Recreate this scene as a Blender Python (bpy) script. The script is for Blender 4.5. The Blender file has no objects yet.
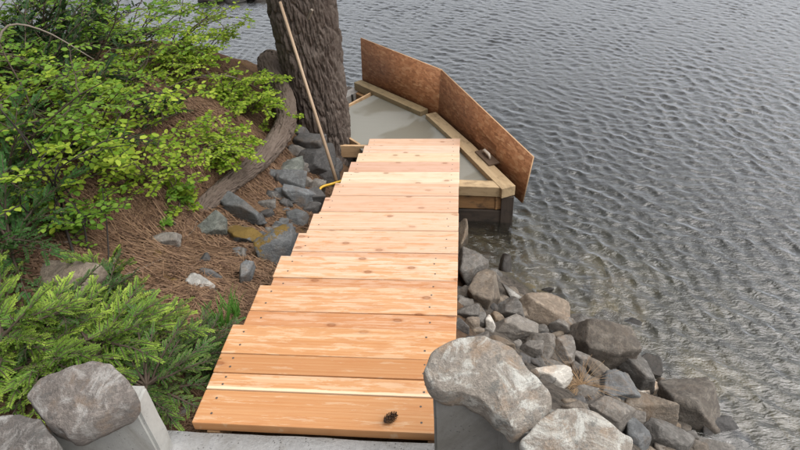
import bpy, bmesh, math, random
import numpy as np
from mathutils import Matrix, Vector
random.seed(7); rng = np.random.default_rng(11)
S = bpy.context.scene
COL = S.collection

# ------------------------------------------------------------------ camera
CR = np.array([0.9948, 0.0885, -0.0507]); CU = np.array([-0.0115, 0.5913, 0.8063]); CF = np.array([-0.1013, 0.8016, -0.5893])
CC = np.array([0.8178, -1.0328, 1.5233]); FPX = 586.07
cam = bpy.data.cameras.new('camera'); camo = bpy.data.objects.new('camera', cam); COL.objects.link(camo)
cam.sensor_width = 36; cam.lens = FPX / 800 * 36; cam.clip_start = 0.05; cam.clip_end = 2000
M = Matrix.Identity(4)
for i in range(3):
    M[i][0], M[i][1], M[i][2], M[i][3] = CR[i], CU[i], -CF[i], CC[i]
camo.matrix_world = M
S.camera = camo
# ------------------------------------------------------------------ sky and sun (bright overcast, light from over the lake)
SUN_EL, SUN_AZ = math.radians(58), math.radians(98)      # azimuth from +Y towards +X
w = bpy.data.worlds.new('World'); S.world = w; w.use_nodes = True
nt = w.node_tree; bg = nt.nodes['Background']
sky = nt.nodes.new('ShaderNodeTexSky'); sky.sky_type = 'NISHITA'; sky.sun_disc = False
sky.sun_elevation = SUN_EL; sky.sun_rotation = SUN_AZ; sky.air_density = 1.0; sky.dust_density = 4.0; sky.ozone_density = 1.0
hs = nt.nodes.new('ShaderNodeHueSaturation'); hs.inputs['Saturation'].default_value = 0.22
nt.links.new(sky.outputs[0], hs.inputs['Color']); nt.links.new(hs.outputs[0], bg.inputs['Color'])
bg.inputs['Strength'].default_value = 0.0656
sl = bpy.data.lights.new('sun', 'SUN'); sl.energy = 1.5; sl.angle = math.radians(80); sl.color = (1, .96, .9)
so = bpy.data.objects.new('sun', sl); COL.objects.link(so)
sd = Vector((math.sin(SUN_AZ) * math.cos(SUN_EL), math.cos(SUN_AZ) * math.cos(SUN_EL), math.sin(SUN_EL)))
so.rotation_euler = sd.to_track_quat('Z', 'Y').to_euler(); so.location = (0, 0, 20)
S.view_settings.view_transform = 'Standard'; S.view_settings.look = 'None'
S.view_settings.exposure = 1.25; S.view_settings.gamma = 1
S.render.engine = 'CYCLES'
S.cycles.use_denoising = True; S.cycles.max_bounces = 8; S.cycles.transparent_max_bounces = 12
S.cycles.caustics_refractive = True; S.cycles.caustics_reflective = False
S.cycles.sample_clamp_indirect = 6

WATER = -1.33

# ------------------------------------------------------------------ helpers
def hash3(i, j, k, seed):
    n = (i * 374761393 + j * 668265263 + k * 1274126177 + seed * 974634777) & 0xffffffff
    n = ((n ^ (n >> 13)) * 1274126177) & 0xffffffff
    n = ((n ^ (n >> 16)) * 2246822519) & 0xffffffff
    return ((n ^ (n >> 15)) & 0xffffff) / float(0xffffff)
def vnoise(p, seed=0):
    p = np.asarray(p, float); f = np.floor(p).astype(np.int64); t = p - f; t = t * t * (3 - 2 * t)
    r = 0
    for a in (0, 1):
        for b in (0, 1):
            for c in (0, 1):
                wgt = (t[..., 0] if a else 1 - t[..., 0]) * (t[..., 1] if b else 1 - t[..., 1]) * (t[..., 2] if c else 1 - t[..., 2])
                r = r + wgt * hash3(f[..., 0] + a, f[..., 1] + b, f[..., 2] + c, seed)
    return r
def fbm(p, octv=4, seed=0, gain=.5):
    p = np.asarray(p, float); r = 0; a = 1; s = 0
    for o in range(octv):
        r = r + a * (vnoise(p, seed + o) * 2 - 1); s += a; a *= gain; p = p * 2.03 + 7.1
    return r / s
def ray(x, y): return CF * FPX + CR * (x - 400) + CU * (225 - y)
def at(x, y, z):
    d = ray(x, y); return CC + d * (z - CC[2]) / d[2]
def aty(x, y, Y):
    d = ray(x, y); return CC + d * (Y - CC[1]) / d[1]

def mesh_np(name, V, faces, smooth=False):
    """faces: list of int arrays (n,k)"""
    me = bpy.data.meshes.new(name); V = np.asarray(V, np.float32)
    me.vertices.add(len(V)); me.vertices.foreach_set('co', V.ravel())
    loops = np.concatenate([np.asarray(f).ravel() for f in faces]).astype(np.int32)
    tot = np.concatenate([np.full(len(f), np.asarray(f).shape[1]) for f in faces]).astype(np.int32)
    st = np.concatenate([[0], np.cumsum(tot)[:-1]]).astype(np.int32)
    me.loops.add(len(loops)); me.loops.foreach_set('vertex_index', loops)
    me.polygons.add(len(tot)); me.polygons.foreach_set('loop_start', st); me.polygons.foreach_set('loop_total', tot)
    me.update(calc_edges=True); me.validate()
    if smooth: me.polygons.foreach_set('use_smooth', np.ones(len(me.polygons), bool))
    return me
def obj(name, me, mat=None, parent=None, loc=None):
    o = bpy.data.objects.new(name, me); COL.objects.link(o)
    if mat: 
        if me.materials: me.materials[0] = mat
        else: me.materials.append(mat)
    if parent is not None: o.parent = parent
    if loc is not None: o.location = loc
    return o
def tag(o, label, cat, group=None):
    o['label'] = label; o['category'] = cat
    if group: o['group'] = group
    return o
def thing(name, label, cat, loc=(0, 0, 0), group=None):
    o = bpy.data.objects.new(name, None); o.empty_display_size = .1; COL.objects.link(o); o.location = loc
    return tag(o, label, cat, group)
def sub(loc_world, parent): return tuple(np.asarray(loc_world) - np.array(parent.location))
def set_attr(me, name, arr):
    a = me.attributes.new(name, 'FLOAT', 'POINT'); a.data.foreach_set('value', np.asarray(arr, np.float32))

def bev_box(sx, sy, sz, bev=.004, seg=2, wob=0, cuts=0):
    bm = bmesh.new(); bmesh.ops.create_cube(bm, size=1)
    bmesh.ops.scale(bm, vec=(sx, sy, sz), verts=bm.verts)
    if bev: bmesh.ops.bevel(bm, geom=bm.edges[:], offset=bev, segments=seg, affect='EDGES', profile=.6)
    me = bpy.data.meshes.new('box'); bm.to_mesh(me); bm.free(); return me
def prism(poly, z0, z1, bev=.004):
    """vertical prism on a polygon (list of xy); z0/z1 numbers"""
    bm = bmesh.new(); n = len(poly)
    a = [bm.verts.new((p[0], p[1], z0)) for p in poly]; b = [bm.verts.new((p[0], p[1], z1)) for p in poly]
    bm.faces.new(a[::-1]); bm.faces.new(b)
    for i in range(n): bm.faces.new((a[i], a[(i + 1) % n], b[(i + 1) % n], b[i]))
    bmesh.ops.recalc_face_normals(bm, faces=bm.faces[:])
    if bev: bmesh.ops.bevel(bm, geom=bm.edges[:], offset=bev, segments=2, affect='EDGES')
    me = bpy.data.meshes.new('prism'); bm.to_mesh(me); bm.free(); return me
def bar(p0, p1, wd, ht, bev=.004, up=(0, 0, 1)):
    """box from p0 to p1 (centre line) returned as mesh + matrix"""
    p0 = Vector(p0); p1 = Vector(p1); d = p1 - p0; L = d.length; x = d.normalized(); z = Vector(up); y = z.cross(x).normalized(); z = x.cross(y)
    me = bev_box(L, wd, ht, bev)
    m = Matrix.Identity(4)
    for i in range(3): m[i][0], m[i][1], m[i][2], m[i][3] = x[i], y[i], z[i], (p0[i] + p1[i]) / 2
    return me, m
def add_bar(name, p0, p1, wd, ht, mat, parent, bev=.004, up=(0, 0, 1)):
    me, m = bar(p0, p1, wd, ht, bev, up); o = obj(name, me, mat, parent)
    if parent is not None: m = Matrix.Translation(-parent.location) @ m
    o.matrix_local = m; return o
def tube(path, radii, sides=8, cap=True):
    """returns V, [quads, tris]"""
    P = np.asarray(path, float); n = len(P); r = np.broadcast_to(np.asarray(radii, float), (n,))
    T = np.gradient(P, axis=0); T /= np.linalg.norm(T, axis=1)[:, None] + 1e-9
    ref = np.array([0, 0, 1.]) if abs(T[0][2]) < .9 else np.array([1., 0, 0])
    V = []; u = np.cross(T[0], ref); u /= np.linalg.norm(u)
    ang = np.arange(sides) * 2 * np.pi / sides
    for i in range(n):
        u = u - T[i] * (u @ T[i]); u /= np.linalg.norm(u) + 1e-9; v = np.cross(T[i], u)
        V.append(P[i] + r[i] * (np.cos(ang)[:, None] * u + np.sin(ang)[:, None] * v))
    V = np.concatenate(V); k = np.arange(sides); q = []
    for i in range(n - 1):
        a = i * sides + k; b = i * sides + (k + 1) % sides
        q.append(np.stack([a, b, b + sides, a + sides], 1))
    F = [np.concatenate(q)]
    if cap:
        t = []
        for base, c, fl in ((0, P[0], 1), ((n - 1) * sides, P[-1], 0)):
            V = np.vstack([V, c]); ci = len(V) - 1
            a = base + k; b = base + (k + 1) % sides
            t.append(np.stack([b, a, np.full(sides, ci)], 1) if fl else np.stack([a, b, np.full(sides, ci)], 1))
        F.append(np.concatenate(t))
    return V, F
class MB:
    def __init__(s): s.V = []; s.F = {}; s.n = 0; s.A = []
    def add(s, V, F, attr=0.):
        V = np.asarray(V); s.V.append(V)
        for f in F:
            f = np.asarray(f) + s.n; s.F.setdefault(f.shape[1], []).append(f)
        s.n += len(V); s.A.append(np.broadcast_to(np.asarray(attr, float), (len(V),)))
    def mesh(s, name, smooth=False, attr=None):
        me = mesh_np(name, np.concatenate(s.V), [np.concatenate(v) for v in s.F.values()], smooth)
        if attr: set_attr(me, attr, np.concatenate(s.A))
        return me
def curve_pts(P, n):
    P = np.asarray(P, float); t = np.linspace(0, len(P) - 1, n); out = []
    Q = np.vstack([2 * P[0] - P[1], P, 2 * P[-1] - P[-2]])
    for s in t:
        i = min(int(s), len(P) - 2); u = s - i; p0, p1, p2, p3 = Q[i:i + 4]
        out.append(.5 * ((2 * p1) + (-p0 + p2) * u + (2 * p0 - 5 * p1 + 4 * p2 - p3) * u * u + (-p0 + 3 * p1 - 3 * p2 + p3) * u ** 3))
    return np.array(out)

# ------------------------------------------------------------------ materials
class N:
    def __init__(s, name):
        s.m = bpy.data.materials.new(name); s.m.use_nodes = True; s.t = s.m.node_tree
        s.b = s.t.nodes['Principled BSDF']; s.out = s.t.nodes['Material Output']
    def n(s, typ, **kw):
        nd = s.t.nodes.new('ShaderNode' + typ)
        for k, v in kw.items():
            if k.startswith('i_'):
                key = k[2:]; key = int(key) if key.isdigit() else key.replace('_', ' ')
                s.set(nd.inputs[key], v)
            else: setattr(nd, k, v)
        return nd
    def set(s, inp, v):
        if isinstance(v, bpy.types.NodeSocket): s.t.links.new(v, inp)
        else: inp.default_value = v
    def tex(s, space='Object', scale=(1, 1, 1), rnd=0):
        tc = s.n('TexCoord'); out = tc.outputs[space]
        if rnd:
            oi = s.n('ObjectInfo'); ml = s.n('Math', operation='MULTIPLY', i_0=oi.outputs['Random'], i_1=rnd)
            cb = s.n('CombineXYZ', i_0=ml.outputs[0], i_1=ml.outputs[0], i_2=ml.outputs[0])
            ad = s.n('VectorMath', operation='ADD', i_0=out, i_1=cb.outputs[0]); out = ad.outputs[0]
        mp = s.n('Mapping'); s.set(mp.inputs['Vector'], out); mp.inputs['Scale'].default_value = scale
        return mp.outputs[0]
    def noise(s, vec, scale, detail=4, rough=.55, dist=0):
        nd = s.n('TexNoise'); s.set(nd.inputs['Vector'], vec); nd.inputs['Scale'].default_value = scale
        nd.inputs['Detail'].default_value = detail; nd.inputs['Roughness'].default_value = rough; nd.inputs['Distortion'].default_value = dist
        return nd.outputs['Fac']
    def ramp(s, fac, stops, interp='LINEAR'):
        nd = s.n('ValToRGB'); s.set(nd.inputs[0], fac); cr = nd.color_ramp; cr.interpolation = interp
        while len(cr.elements) < len(stops): cr.elements.new(.5)
        for e, (p, c) in zip(cr.elements, stops):
            e.position = p; e.color = (*c, 1) if isinstance(c, tuple) and len(c) == 3 else ((c, c, c, 1) if not isinstance(c, tuple) else c)
        return nd.outputs[0]
    def mix(s, fac, a, b, mode='MIX'):
        nd = s.n('Mix', data_type='RGBA', blend_type=mode); s.set(nd.inputs[0], fac)
        for i, v in ((6, a), (7, b)):
            if isinstance(v, tuple) and len(v) == 3: v = (*v, 1)
            s.set(nd.inputs[i], v)
        return nd.outputs[2]
    def math(s, op, a, b=0., clamp=False):
        nd = s.n('Math', operation=op, use_clamp=clamp); s.set(nd.inputs[0], a); s.set(nd.inputs[1], b); return nd.outputs[0]
    def bump(s, h, strength=.5, dist=.01, normal=None):
        nd = s.n('Bump'); s.set(nd.inputs['Height'], h); nd.inputs['Strength'].default_value = strength; nd.inputs['Distance'].default_value = dist
        if normal: s.set(nd.inputs['Normal'], normal)
        s.set(s.b.inputs['Normal'], nd.outputs[0]); return nd.outputs[0]
    def attr(s, name, typ='GEOMETRY'):
        return s.n('Attribute', attribute_name=name, attribute_type=typ)
    def col(s, c): s.set(s.b.inputs['Base Color'], (*c, 1) if isinstance(c, tuple) else c)
    def rough(s, r): s.set(s.b.inputs['Roughness'], r)
    def spec(s, r): s.set(s.b.inputs['Specular IOR Level'], r)

def m_wood(name, lit_edge=False):
    m = N(name); oi = m.n('ObjectInfo')
    v = m.tex('Object', (1, 1, 1), 37.)
    g = m.tex('Object', (.55, 30, 8), 37.)
    gr = m.noise(g, 2.2, 5, .6, .8)
    wt = m.n('TexWave', wave_type='BANDS', bands_direction='Y', wave_profile='SAW'); m.set(wt.inputs['Vector'], m.tex('Object', (.5, 7, 2), 37.)); wt.inputs['Scale'].default_value = 3.4; wt.inputs['Distortion'].default_value = 5.5; wt.inputs['Detail'].default_value = 3; wt.inputs['Detail Scale'].default_value = .7
    g2 = m.tex('Object', (.8, 70, 30), 11.); fine = m.noise(g2, 3, 3, .6)
    base = oi.outputs['Color']
    c = m.mix(m.ramp(gr, [(.35, 0.), (.68, 1.)]), base, m.mix(.8, base, (.86, .71, .55), 'MULTIPLY'))
    c = m.mix(m.math('MULTIPLY', fine, .2), c, (.42, .22, .12))
    ln = m.noise(m.tex('Object', (.35, 48, 20), 23.), 2.6, 4, .6, .35); c = m.mix(m.math('MULTIPLY', m.ramp(ln, [(.50, 0.), (.56, 1.), (.60, 0.)]), .45), c, (.46, .25, .13))
    c = m.mix(m.math('MULTIPLY', m.ramp(wt.outputs['Fac'], [(.55, 0.), (.95, 1.), (1., 0.)]), .34), c, m.mix(.9, base, (.74, .47, .29), 'MULTIPLY'))
    # knots
    kv = m.tex('Object', (5.5, 11, 3), 53.)
    vo = m.n('TexVoronoi', voronoi_dimensions='2D'); m.set(vo.inputs['Vector'], kv); vo.inputs['Scale'].default_value = .85
    ks = m.n('SeparateColor'); m.set(ks.inputs[0], vo.outputs['Color'])
    k = m.math('MULTIPLY', m.ramp(vo.outputs['Distance'], [(.04, .75), (.06, 1.), (.085, .55), (.10, .25), (.17, 0.)]), m.ramp(ks.outputs[0], [(.5, 0.), (.62, 1.)]))
    c = m.mix(m.math('MULTIPLY', k, .8), c, (.24, .10, .045))
    bl = m.noise(m.tex('Object', (3, 9, 1), 20.), 3, 3)
    c = m.mix(m.math('MULTIPLY', m.ramp(bl, [(.5, 0.), (.75, 1.)]), .35), c, (.45, .22, .11))
    # wetness: ragged damp patches (amount in the object's alpha)
    wn = m.noise(m.tex('Object', (1.5, 11, 1), 3.), 5, 6, .72, .35)
    wet = m.ramp(m.math('ADD', wn, m.math('MULTIPLY', oi.outputs['Alpha'], .30)), [(.655, 0.), (.68, 1.)])
    c = m.mix(m.math('MULTIPLY', wet, .68), c, m.mix(.92, c, (.88, .62, .36), 'MULTIPLY'))
    if lit_edge:  # light catching the board's near edge, painted as a pale strip
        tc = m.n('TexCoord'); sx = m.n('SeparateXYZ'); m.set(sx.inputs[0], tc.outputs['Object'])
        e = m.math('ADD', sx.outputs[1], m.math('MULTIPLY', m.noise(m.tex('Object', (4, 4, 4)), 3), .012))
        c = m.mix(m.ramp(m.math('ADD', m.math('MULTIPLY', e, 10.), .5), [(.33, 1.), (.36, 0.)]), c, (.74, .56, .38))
    m.col(c); m.set(m.b.inputs['Roughness'], m.math('SUBTRACT', .72, m.math('MULTIPLY', wet, .36)))
    m.spec(.35); m.bump(m.math('ADD', fine, gr), .25, .002); return m.m
def m_timber(name, c1, c2, dark, wetline=True):
    m = N(name); g = m.tex('Object', (1.5, 18, 18), 31.); gr = m.noise(g, 2.2, 6, .65, .6)
    c = m.mix(m.ramp(gr, [(.35, 0.), (.7, 1.)]), c1, c2)
    st = m.noise(m.tex('Object', (3, 5, 5), 17.), 3, 6, .65)
    c = m.mix(m.math('MULTIPLY', m.ramp(st, [(.5, 0.), (.68, 1.)]), .85), c, dark)
    m.col(c); m.rough(.7); m.bump(gr, .35, .004); return m.m
def m_osb():
    m = N('oriented_strand_board'); cols = []
    h = None
    for i, (rot, sc) in enumerate(((.5, 1.), (1.9, 1.25), (2.75, .9))):
        tc = m.n('TexCoord'); mp = m.n('Mapping'); m.set(mp.inputs[0], tc.outputs['Object'])
        mp.inputs['Rotation'].default_value = (0, rot, 0); mp.inputs['Scale'].default_value = (24 * sc, 1, 55 * sc); mp.inputs['Location'].default_value = (i * 3.3, 0, i)
        vo = m.n('TexVoronoi'); m.set(vo.inputs['Vector'], mp.outputs[0]); vo.inputs['Scale'].default_value = 1.; vo.inputs['Randomness'].default_value = 1
        sp = m.n('SeparateColor'); m.set(sp.inputs[0], vo.outputs['Color']); cols.append((sp.outputs[0], sp.outputs[1]))
    a = m.ramp(cols[0][0], [(0., (.17, .060, .024)), (.4, (.31, .122, .048)), (.8, (.43, .19, .08)), (1., (.50, .27, .13))])
    b = m.ramp(cols[1][0], [(0., (.15, .052, .021)), (.5, (.33, .132, .052)), (1., (.48, .24, .105))])
    c3 = m.ramp(cols[2][0], [(0., (.15, .052, .02)), (.5, (.30, .12, .048)), (1., (.55, .32, .16))])
    c = m.mix(m.ramp(cols[0][1], [(.45, 0.), (.5, 1.)]), a, b)
    c = m.mix(m.ramp(cols[2][1], [(.7, 0.), (.75, 1.)]), c, c3)
    big = m.noise(m.tex('Object'), 4, 3); c = m.mix(m.math('MULTIPLY', m.ramp(big, [(.4, 0.), (.7, 1.)]), .5), c, (.16, .055, .022))
    hq = m.n('HueSaturation'); m.set(hq.inputs['Color'], c); hq.inputs['Saturation'].default_value = .95; hq.inputs['Value'].default_value = 1.05; c = m.mix(.4, hq.outputs[0], (.33, .145, .06)); m.col(c); m.rough(.6); m.spec(.3); m.bump(m.math('ADD', cols[0][1], cols[2][1]), .3, .002); return m.m
def m_concrete(name, c1, c2, sc=6, bumpd=.004, rough=.85, speck=.5):
    m = N(name); v = m.tex('Object', (1, 1, 1)); n1 = m.noise(v, sc, 6, .65); n2 = m.noise(v, sc * 14, 4, .7); n3 = m.noise(v, sc * 50, 2)
    c = m.mix(m.ramp(n1, [(.3, 0.), (.7, 1.)]), c1, c2)
    c = m.mix(m.math('MULTIPLY', m.ramp(n2, [(.4, 0.), (.75, 1.)]), speck), c, tuple(x * .55 for x in c1))
    st = m.noise(m.tex('Object', (1, 1, .5)), sc * .6, 7, .7, 1.5); c = m.mix(m.math('MULTIPLY', m.ramp(st, [(.48, 0.), (.62, 1.)]), .45), c, tuple(x * y for x, y in zip(c2, (.62, .57, .48))))
    vo = m.n('TexVoronoi'); m.set(vo.inputs['Vector'], v); vo.inputs['Scale'].default_value = 95.; pit = m.ramp(vo.outputs['Distance'], [(.12, 1.), (.24, 0.)])
    pit = m.math('MULTIPLY', pit, m.ramp(m.noise(v, 22, 2), [(.5, 0.), (.6, 1.)])); c = m.mix(m.math('MULTIPLY', pit, .6), c, tuple(x * .3 for x in c2))
    m.col(c); m.rough(rough); m.bump(m.math('SUBTRACT', m.math('ADD', m.math('MULTIPLY', n2, .7), m.math('MULTIPLY', n3, .3)), m.math('MULTIPLY', pit, .8)), .7, bumpd); return m.m
def m_wetcement():
    m = N('fresh_cement'); v = m.tex('Object'); n1 = m.noise(v, 1.6, 3, .5, .8); n2 = m.noise(v, 40, 3)
    sw = m.noise(m.tex('Object', (1, 7, 1)), 6, 3)
    c = m.mix(m.ramp(n1, [(.50, 0.), (.56, 1.)]), (.235, .232, .205), (.175, .165, .13))
    c = m.mix(m.math('MULTIPLY', sw, .3), c, (.17, .165, .145))
    m.col(c); m.set(m.b.inputs['Roughness'], m.ramp(n1, [(.48, .65), (.56, .42)])); m.spec(.5)
    m.bump(m.math('ADD', m.math('MULTIPLY', n2, .2), sw), .10, .002); return m.m
def m_rock(name, c1, c2, c3, lich=.0, lichc=(.55, .55, .5), moss=0., wet=0., sc=1., lsc=None):
    lsc = lsc or sc
    m = N(name); v = m.tex('Object', (1, 1, 1), 91.)
    n1 = m.noise(v, 9 * sc, 6, .65, .4); n2 = m.noise(v, 55 * sc, 5, .7); n3 = m.noise(v, 170 * sc, 3, .6)
    c = m.mix(m.ramp(n1, [(.33, 0.), (.66, 1.)]), c1, c2)
    c = m.mix(m.math('MULTIPLY', m.ramp(n2, [(.45, 0.), (.7, 1.)]), .6), c, c3)
    wv = m.noise(m.tex('Object', (1, 1, 3.2), 40.), 16 * sc, 6, .7, 1.2); c = m.mix(m.math('MULTIPLY', m.ramp(wv, [(.52, 0.), (.60, 1.)]), .55), c, tuple(min(1, x * 1.45) for x in c1))
    rs = m.noise(m.tex('Object', (1, 1, 1), 67.), 6 * sc, 5, .7); c = m.mix(m.math('MULTIPLY', m.ramp(rs, [(.52, 0.), (.66, 1.)]), .5), c, (c1[0] * 1.05, c1[0] * .72, c1[0] * .47))
    oi = m.n('ObjectInfo'); hsv = m.n('HueSaturation'); m.set(hsv.inputs['Color'], c)
    m.set(hsv.inputs['Value'], m.math('ADD', .58, m.math('MULTIPLY', oi.outputs['Random'], .5))); m.set(hsv.inputs['Saturation'], m.math('ADD', .7, m.math('MULTIPLY', oi.outputs['Random'], .5)))
    c = hsv.outputs[0]
    if lich:
        l = m.noise(v, 14 * lsc, 8, .74, .8); c = m.mix(m.math('MULTIPLY', m.ramp(l, [(.5, 0.), (.62, 1.)]), lich), c, lichc)
        l2 = m.noise(m.tex('Object', (1, 1, 1), 17.), 26 * lsc, 7, .74); c = m.mix(m.math('MULTIPLY', m.ramp(l2, [(.56, 0.), (.63, 1.)]), lich * .9), c, tuple(x * .25 for x in lichc))
    if moss:
        gx = m.n('NewGeometry'); sx = m.n('SeparateXYZ'); m.set(sx.inputs[0], gx.outputs['Normal'])
        l = m.math('ADD', m.noise(v, 8, 5, .7), m.math('MULTIPLY', sx.outputs[2], .12))
        c = m.mix(m.ramp(l, [(.66 - moss * .16, 0.), (.70 - moss * .14, 1.)]), c, m.mix(n3, (.10, .062, .014), (.20, .125, .025)))
    m.col(c); m.rough(.8 - .55 * wet); m.spec(.4)
    m.bump(m.math('ADD', m.math('ADD', m.math('MULTIPLY', n2, .8), m.math('MULTIPLY', n1, .8)), m.math('MULTIPLY', n3, .35)), .85, .012); return m.m
def m_simple(name, c, rough=.6, var=.3, sc=12, bump=0, metal=0, rnd=0.):
    m = N(name); n1 = m.noise(m.tex('Object', (1, 1, 1), 13.), sc, 5, .6); cc = m.mix(m.math('MULTIPLY', n1, var * 1.6), c, tuple(x * .45 for x in c))
    m.col(cc); m.rough(rough); m.set(m.b.inputs['Metallic'], metal)
    if bump: m.bump(n1, .5, bump)
    return m.m
def m_leaf(name, c1, c2, trans=.35, attr=None, c_new=None, rough=.5):
    m = N(name); g = m.n('NewGeometry'); c = m.mix(g.outputs['Random Per Island'], c1, c2)
    if attr: c = m.mix(m.attr(attr).outputs['Fac'], c, c_new)
    m.col(c); m.rough(rough + .1); m.spec(.18)
    t = m.n('BsdfTranslucent'); m.set(t.inputs[0], m.mix(1., c, (1.0, 1.0, .55), 'MULTIPLY'))
    mx = m.n('MixShader'); mx.inputs[0].default_value = trans
    m.t.links.new(m.b.outputs[0], mx.inputs[1]); m.t.links.new(t.outputs[0], mx.inputs[2]); m.t.links.new(mx.outputs[0], m.out.inputs[0])
    return m.m
def m_bark(name, c1, c2, c3):
    m = N(name); v = m.tex('Object'); g = m.tex('Object', (1, 1, .28))
    n1 = m.noise(g, 22, 6, .7, .5); n2 = m.noise(v, 130, 4, .7); n0 = m.noise(v, 3, 3)
    c = m.mix(m.ramp(n1, [(.32, 0.), (.66, 1.)]), c1, c2); c = m.mix(m.math('MULTIPLY', m.ramp(n0, [(.4, 0.), (.7, 1.)]), .5), c, c3)
    c = m.mix(m.math('MULTIPLY', n2, .4), c, tuple(x * .5 for x in c1))
    m.col(c); m.rough(.9); m.spec(.2); m.bump(m.math('ADD', n1, m.math('MULTIPLY', n2, .5)), .8, .008); return m.m
def m_ground():
    m = N('forest_floor_and_lake_bed'); v = m.tex('Object')
    n1 = m.noise(v, 3.2, 6, .65, .3); n2 = m.noise(v, 24, 5, .7); n3 = m.noise(v, 95, 4, .7)
    duff = m.mix(m.ramp(n2, [(.3, 0.), (.7, 1.)]), (.055, .030, .018), (.135, .080, .048))
    duff = m.mix(m.math('MULTIPLY', m.ramp(n1, [(.42, 0.), (.62, 1.)]), .7), duff, (.17, .105, .062))
    duff = m.mix(m.math('MULTIPLY', m.ramp(n3, [(.52, 0.), (.72, 1.)]), .6), duff, (.22, .15, .095))
    moss = m.noise(m.tex('Object', (1, 1, 1)), 5.3, 5, .7, .6)
    duff = m.mix(m.math('MULTIPLY', m.ramp(moss, [(.6, 0.), (.68, 1.)]), .75), duff, m.mix(n3, (.09, .06, .010), (.20, .125, .016)))
    vo = m.n('TexVoronoi'); m.set(vo.inputs['Vector'], v); vo.inputs['Scale'].default_value = 5.; vo.inputs['Randomness'].default_value = 1
    vd = m.n('SeparateColor'); m.set(vd.inputs[0], vo.outputs['Color'])
    bed = m.mix(vd.outputs[0], (.10, .086, .05), (.18, .148, .085))
    bed = m.mix(m.ramp(vo.outputs['Distance'], [(.35, 0.), (.75, 1.)]), bed, (.05, .048, .042))
    bed = m.mix(m.math('MULTIPLY', m.ramp(n2, [(.4, 0.), (.7, 1.)]), .6), bed, (.09, .075, .045))
    c = m.mix(m.attr('lake').outputs['Fac'], duff, bed)
    c = m.mix(m.attr('gravel').outputs['Fac'], c, m.mix(m.ramp(n2, [(.35, 0.), (.65, 1.)]), (.045, .04, .036), (.13, .112, .095)))
    m.col(c); m.rough(.95); m.spec(.15)
    m.bump(m.math('ADD', n2, m.math('MULTIPLY', n3, .6)), .9, .015); return m.m
def m_water():
    m = N('lake_water'); v = m.tex('Object', (1, 1, 1))
    rot = m.n('Mapping'); m.set(rot.inputs[0], v); rot.inputs['Rotation'].default_value = (0, 0, math.radians(52)); rot.inputs['Scale'].default_value = (1., 2.1, 1.)
    n1 = m.noise(rot.outputs[0], 10, 3, .55, .5); n2 = m.noise(rot.outputs[0], 26, 3, .55, .5)
    bp = m.n('Bump'); m.set(bp.inputs['Height'], m.math('SUBTRACT', m.math('MULTIPLY', n2, .35), m.math('ABSOLUTE', m.math('SUBTRACT', n1, .5)))); bp.inputs['Strength'].default_value = .5; bp.inputs['Distance'].default_value = .022
    fr = m.n('Fresnel'); fr.inputs['IOR'].default_value = 1.33; m.t.links.new(bp.outputs[0], fr.inputs['Normal'])
    gl = m.n('BsdfGlossy'); gl.inputs['Roughness'].default_value = .03; m.t.links.new(bp.outputs[0], gl.inputs['Normal']); gl.inputs['Color'].default_value = (1, 1, 1, 1)
    rf = m.n('BsdfRefraction'); rf.inputs['IOR'].default_value = 1.33; rf.inputs['Roughness'].default_value = .0; m.t.links.new(bp.outputs[0], rf.inputs['Normal'])
    tr = m.n('BsdfTransparent'); mx0 = m.n('MixShader'); mx0.inputs[0].default_value = .5
    m.t.links.new(tr.outputs[0], mx0.inputs[1]); m.t.links.new(rf.outputs[0], mx0.inputs[2])
    df = m.n('BsdfDiffuse'); df.inputs['Color'].default_value = (.13, .125, .10, 1)      # suspended silt
    mx1 = m.n('MixShader'); mx1.inputs[0].default_value = .06
    m.t.links.new(mx0.outputs[0], mx1.inputs[1]); m.t.links.new(df.outputs[0], mx1.inputs[2])
    mx = m.n('MixShader'); m.set(mx.inputs[0], m.math('MULTIPLY', fr.outputs[0], 4.0, True)); m.t.links.new(mx1.outputs[0], mx.inputs[1]); m.t.links.new(gl.outputs[0], mx.inputs[2])
    m.t.links.new(mx.outputs[0], m.out.inputs['Surface'])
    va = m.n('VolumeAbsorption'); va.inputs['Color'].default_value = (.62, .66, .55, 1); va.inputs['Density'].default_value = 2.3
    m.t.links.new(va.outputs[0], m.out.inputs['Volume'])
    m.t.nodes.remove(m.b); return m.m

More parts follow.
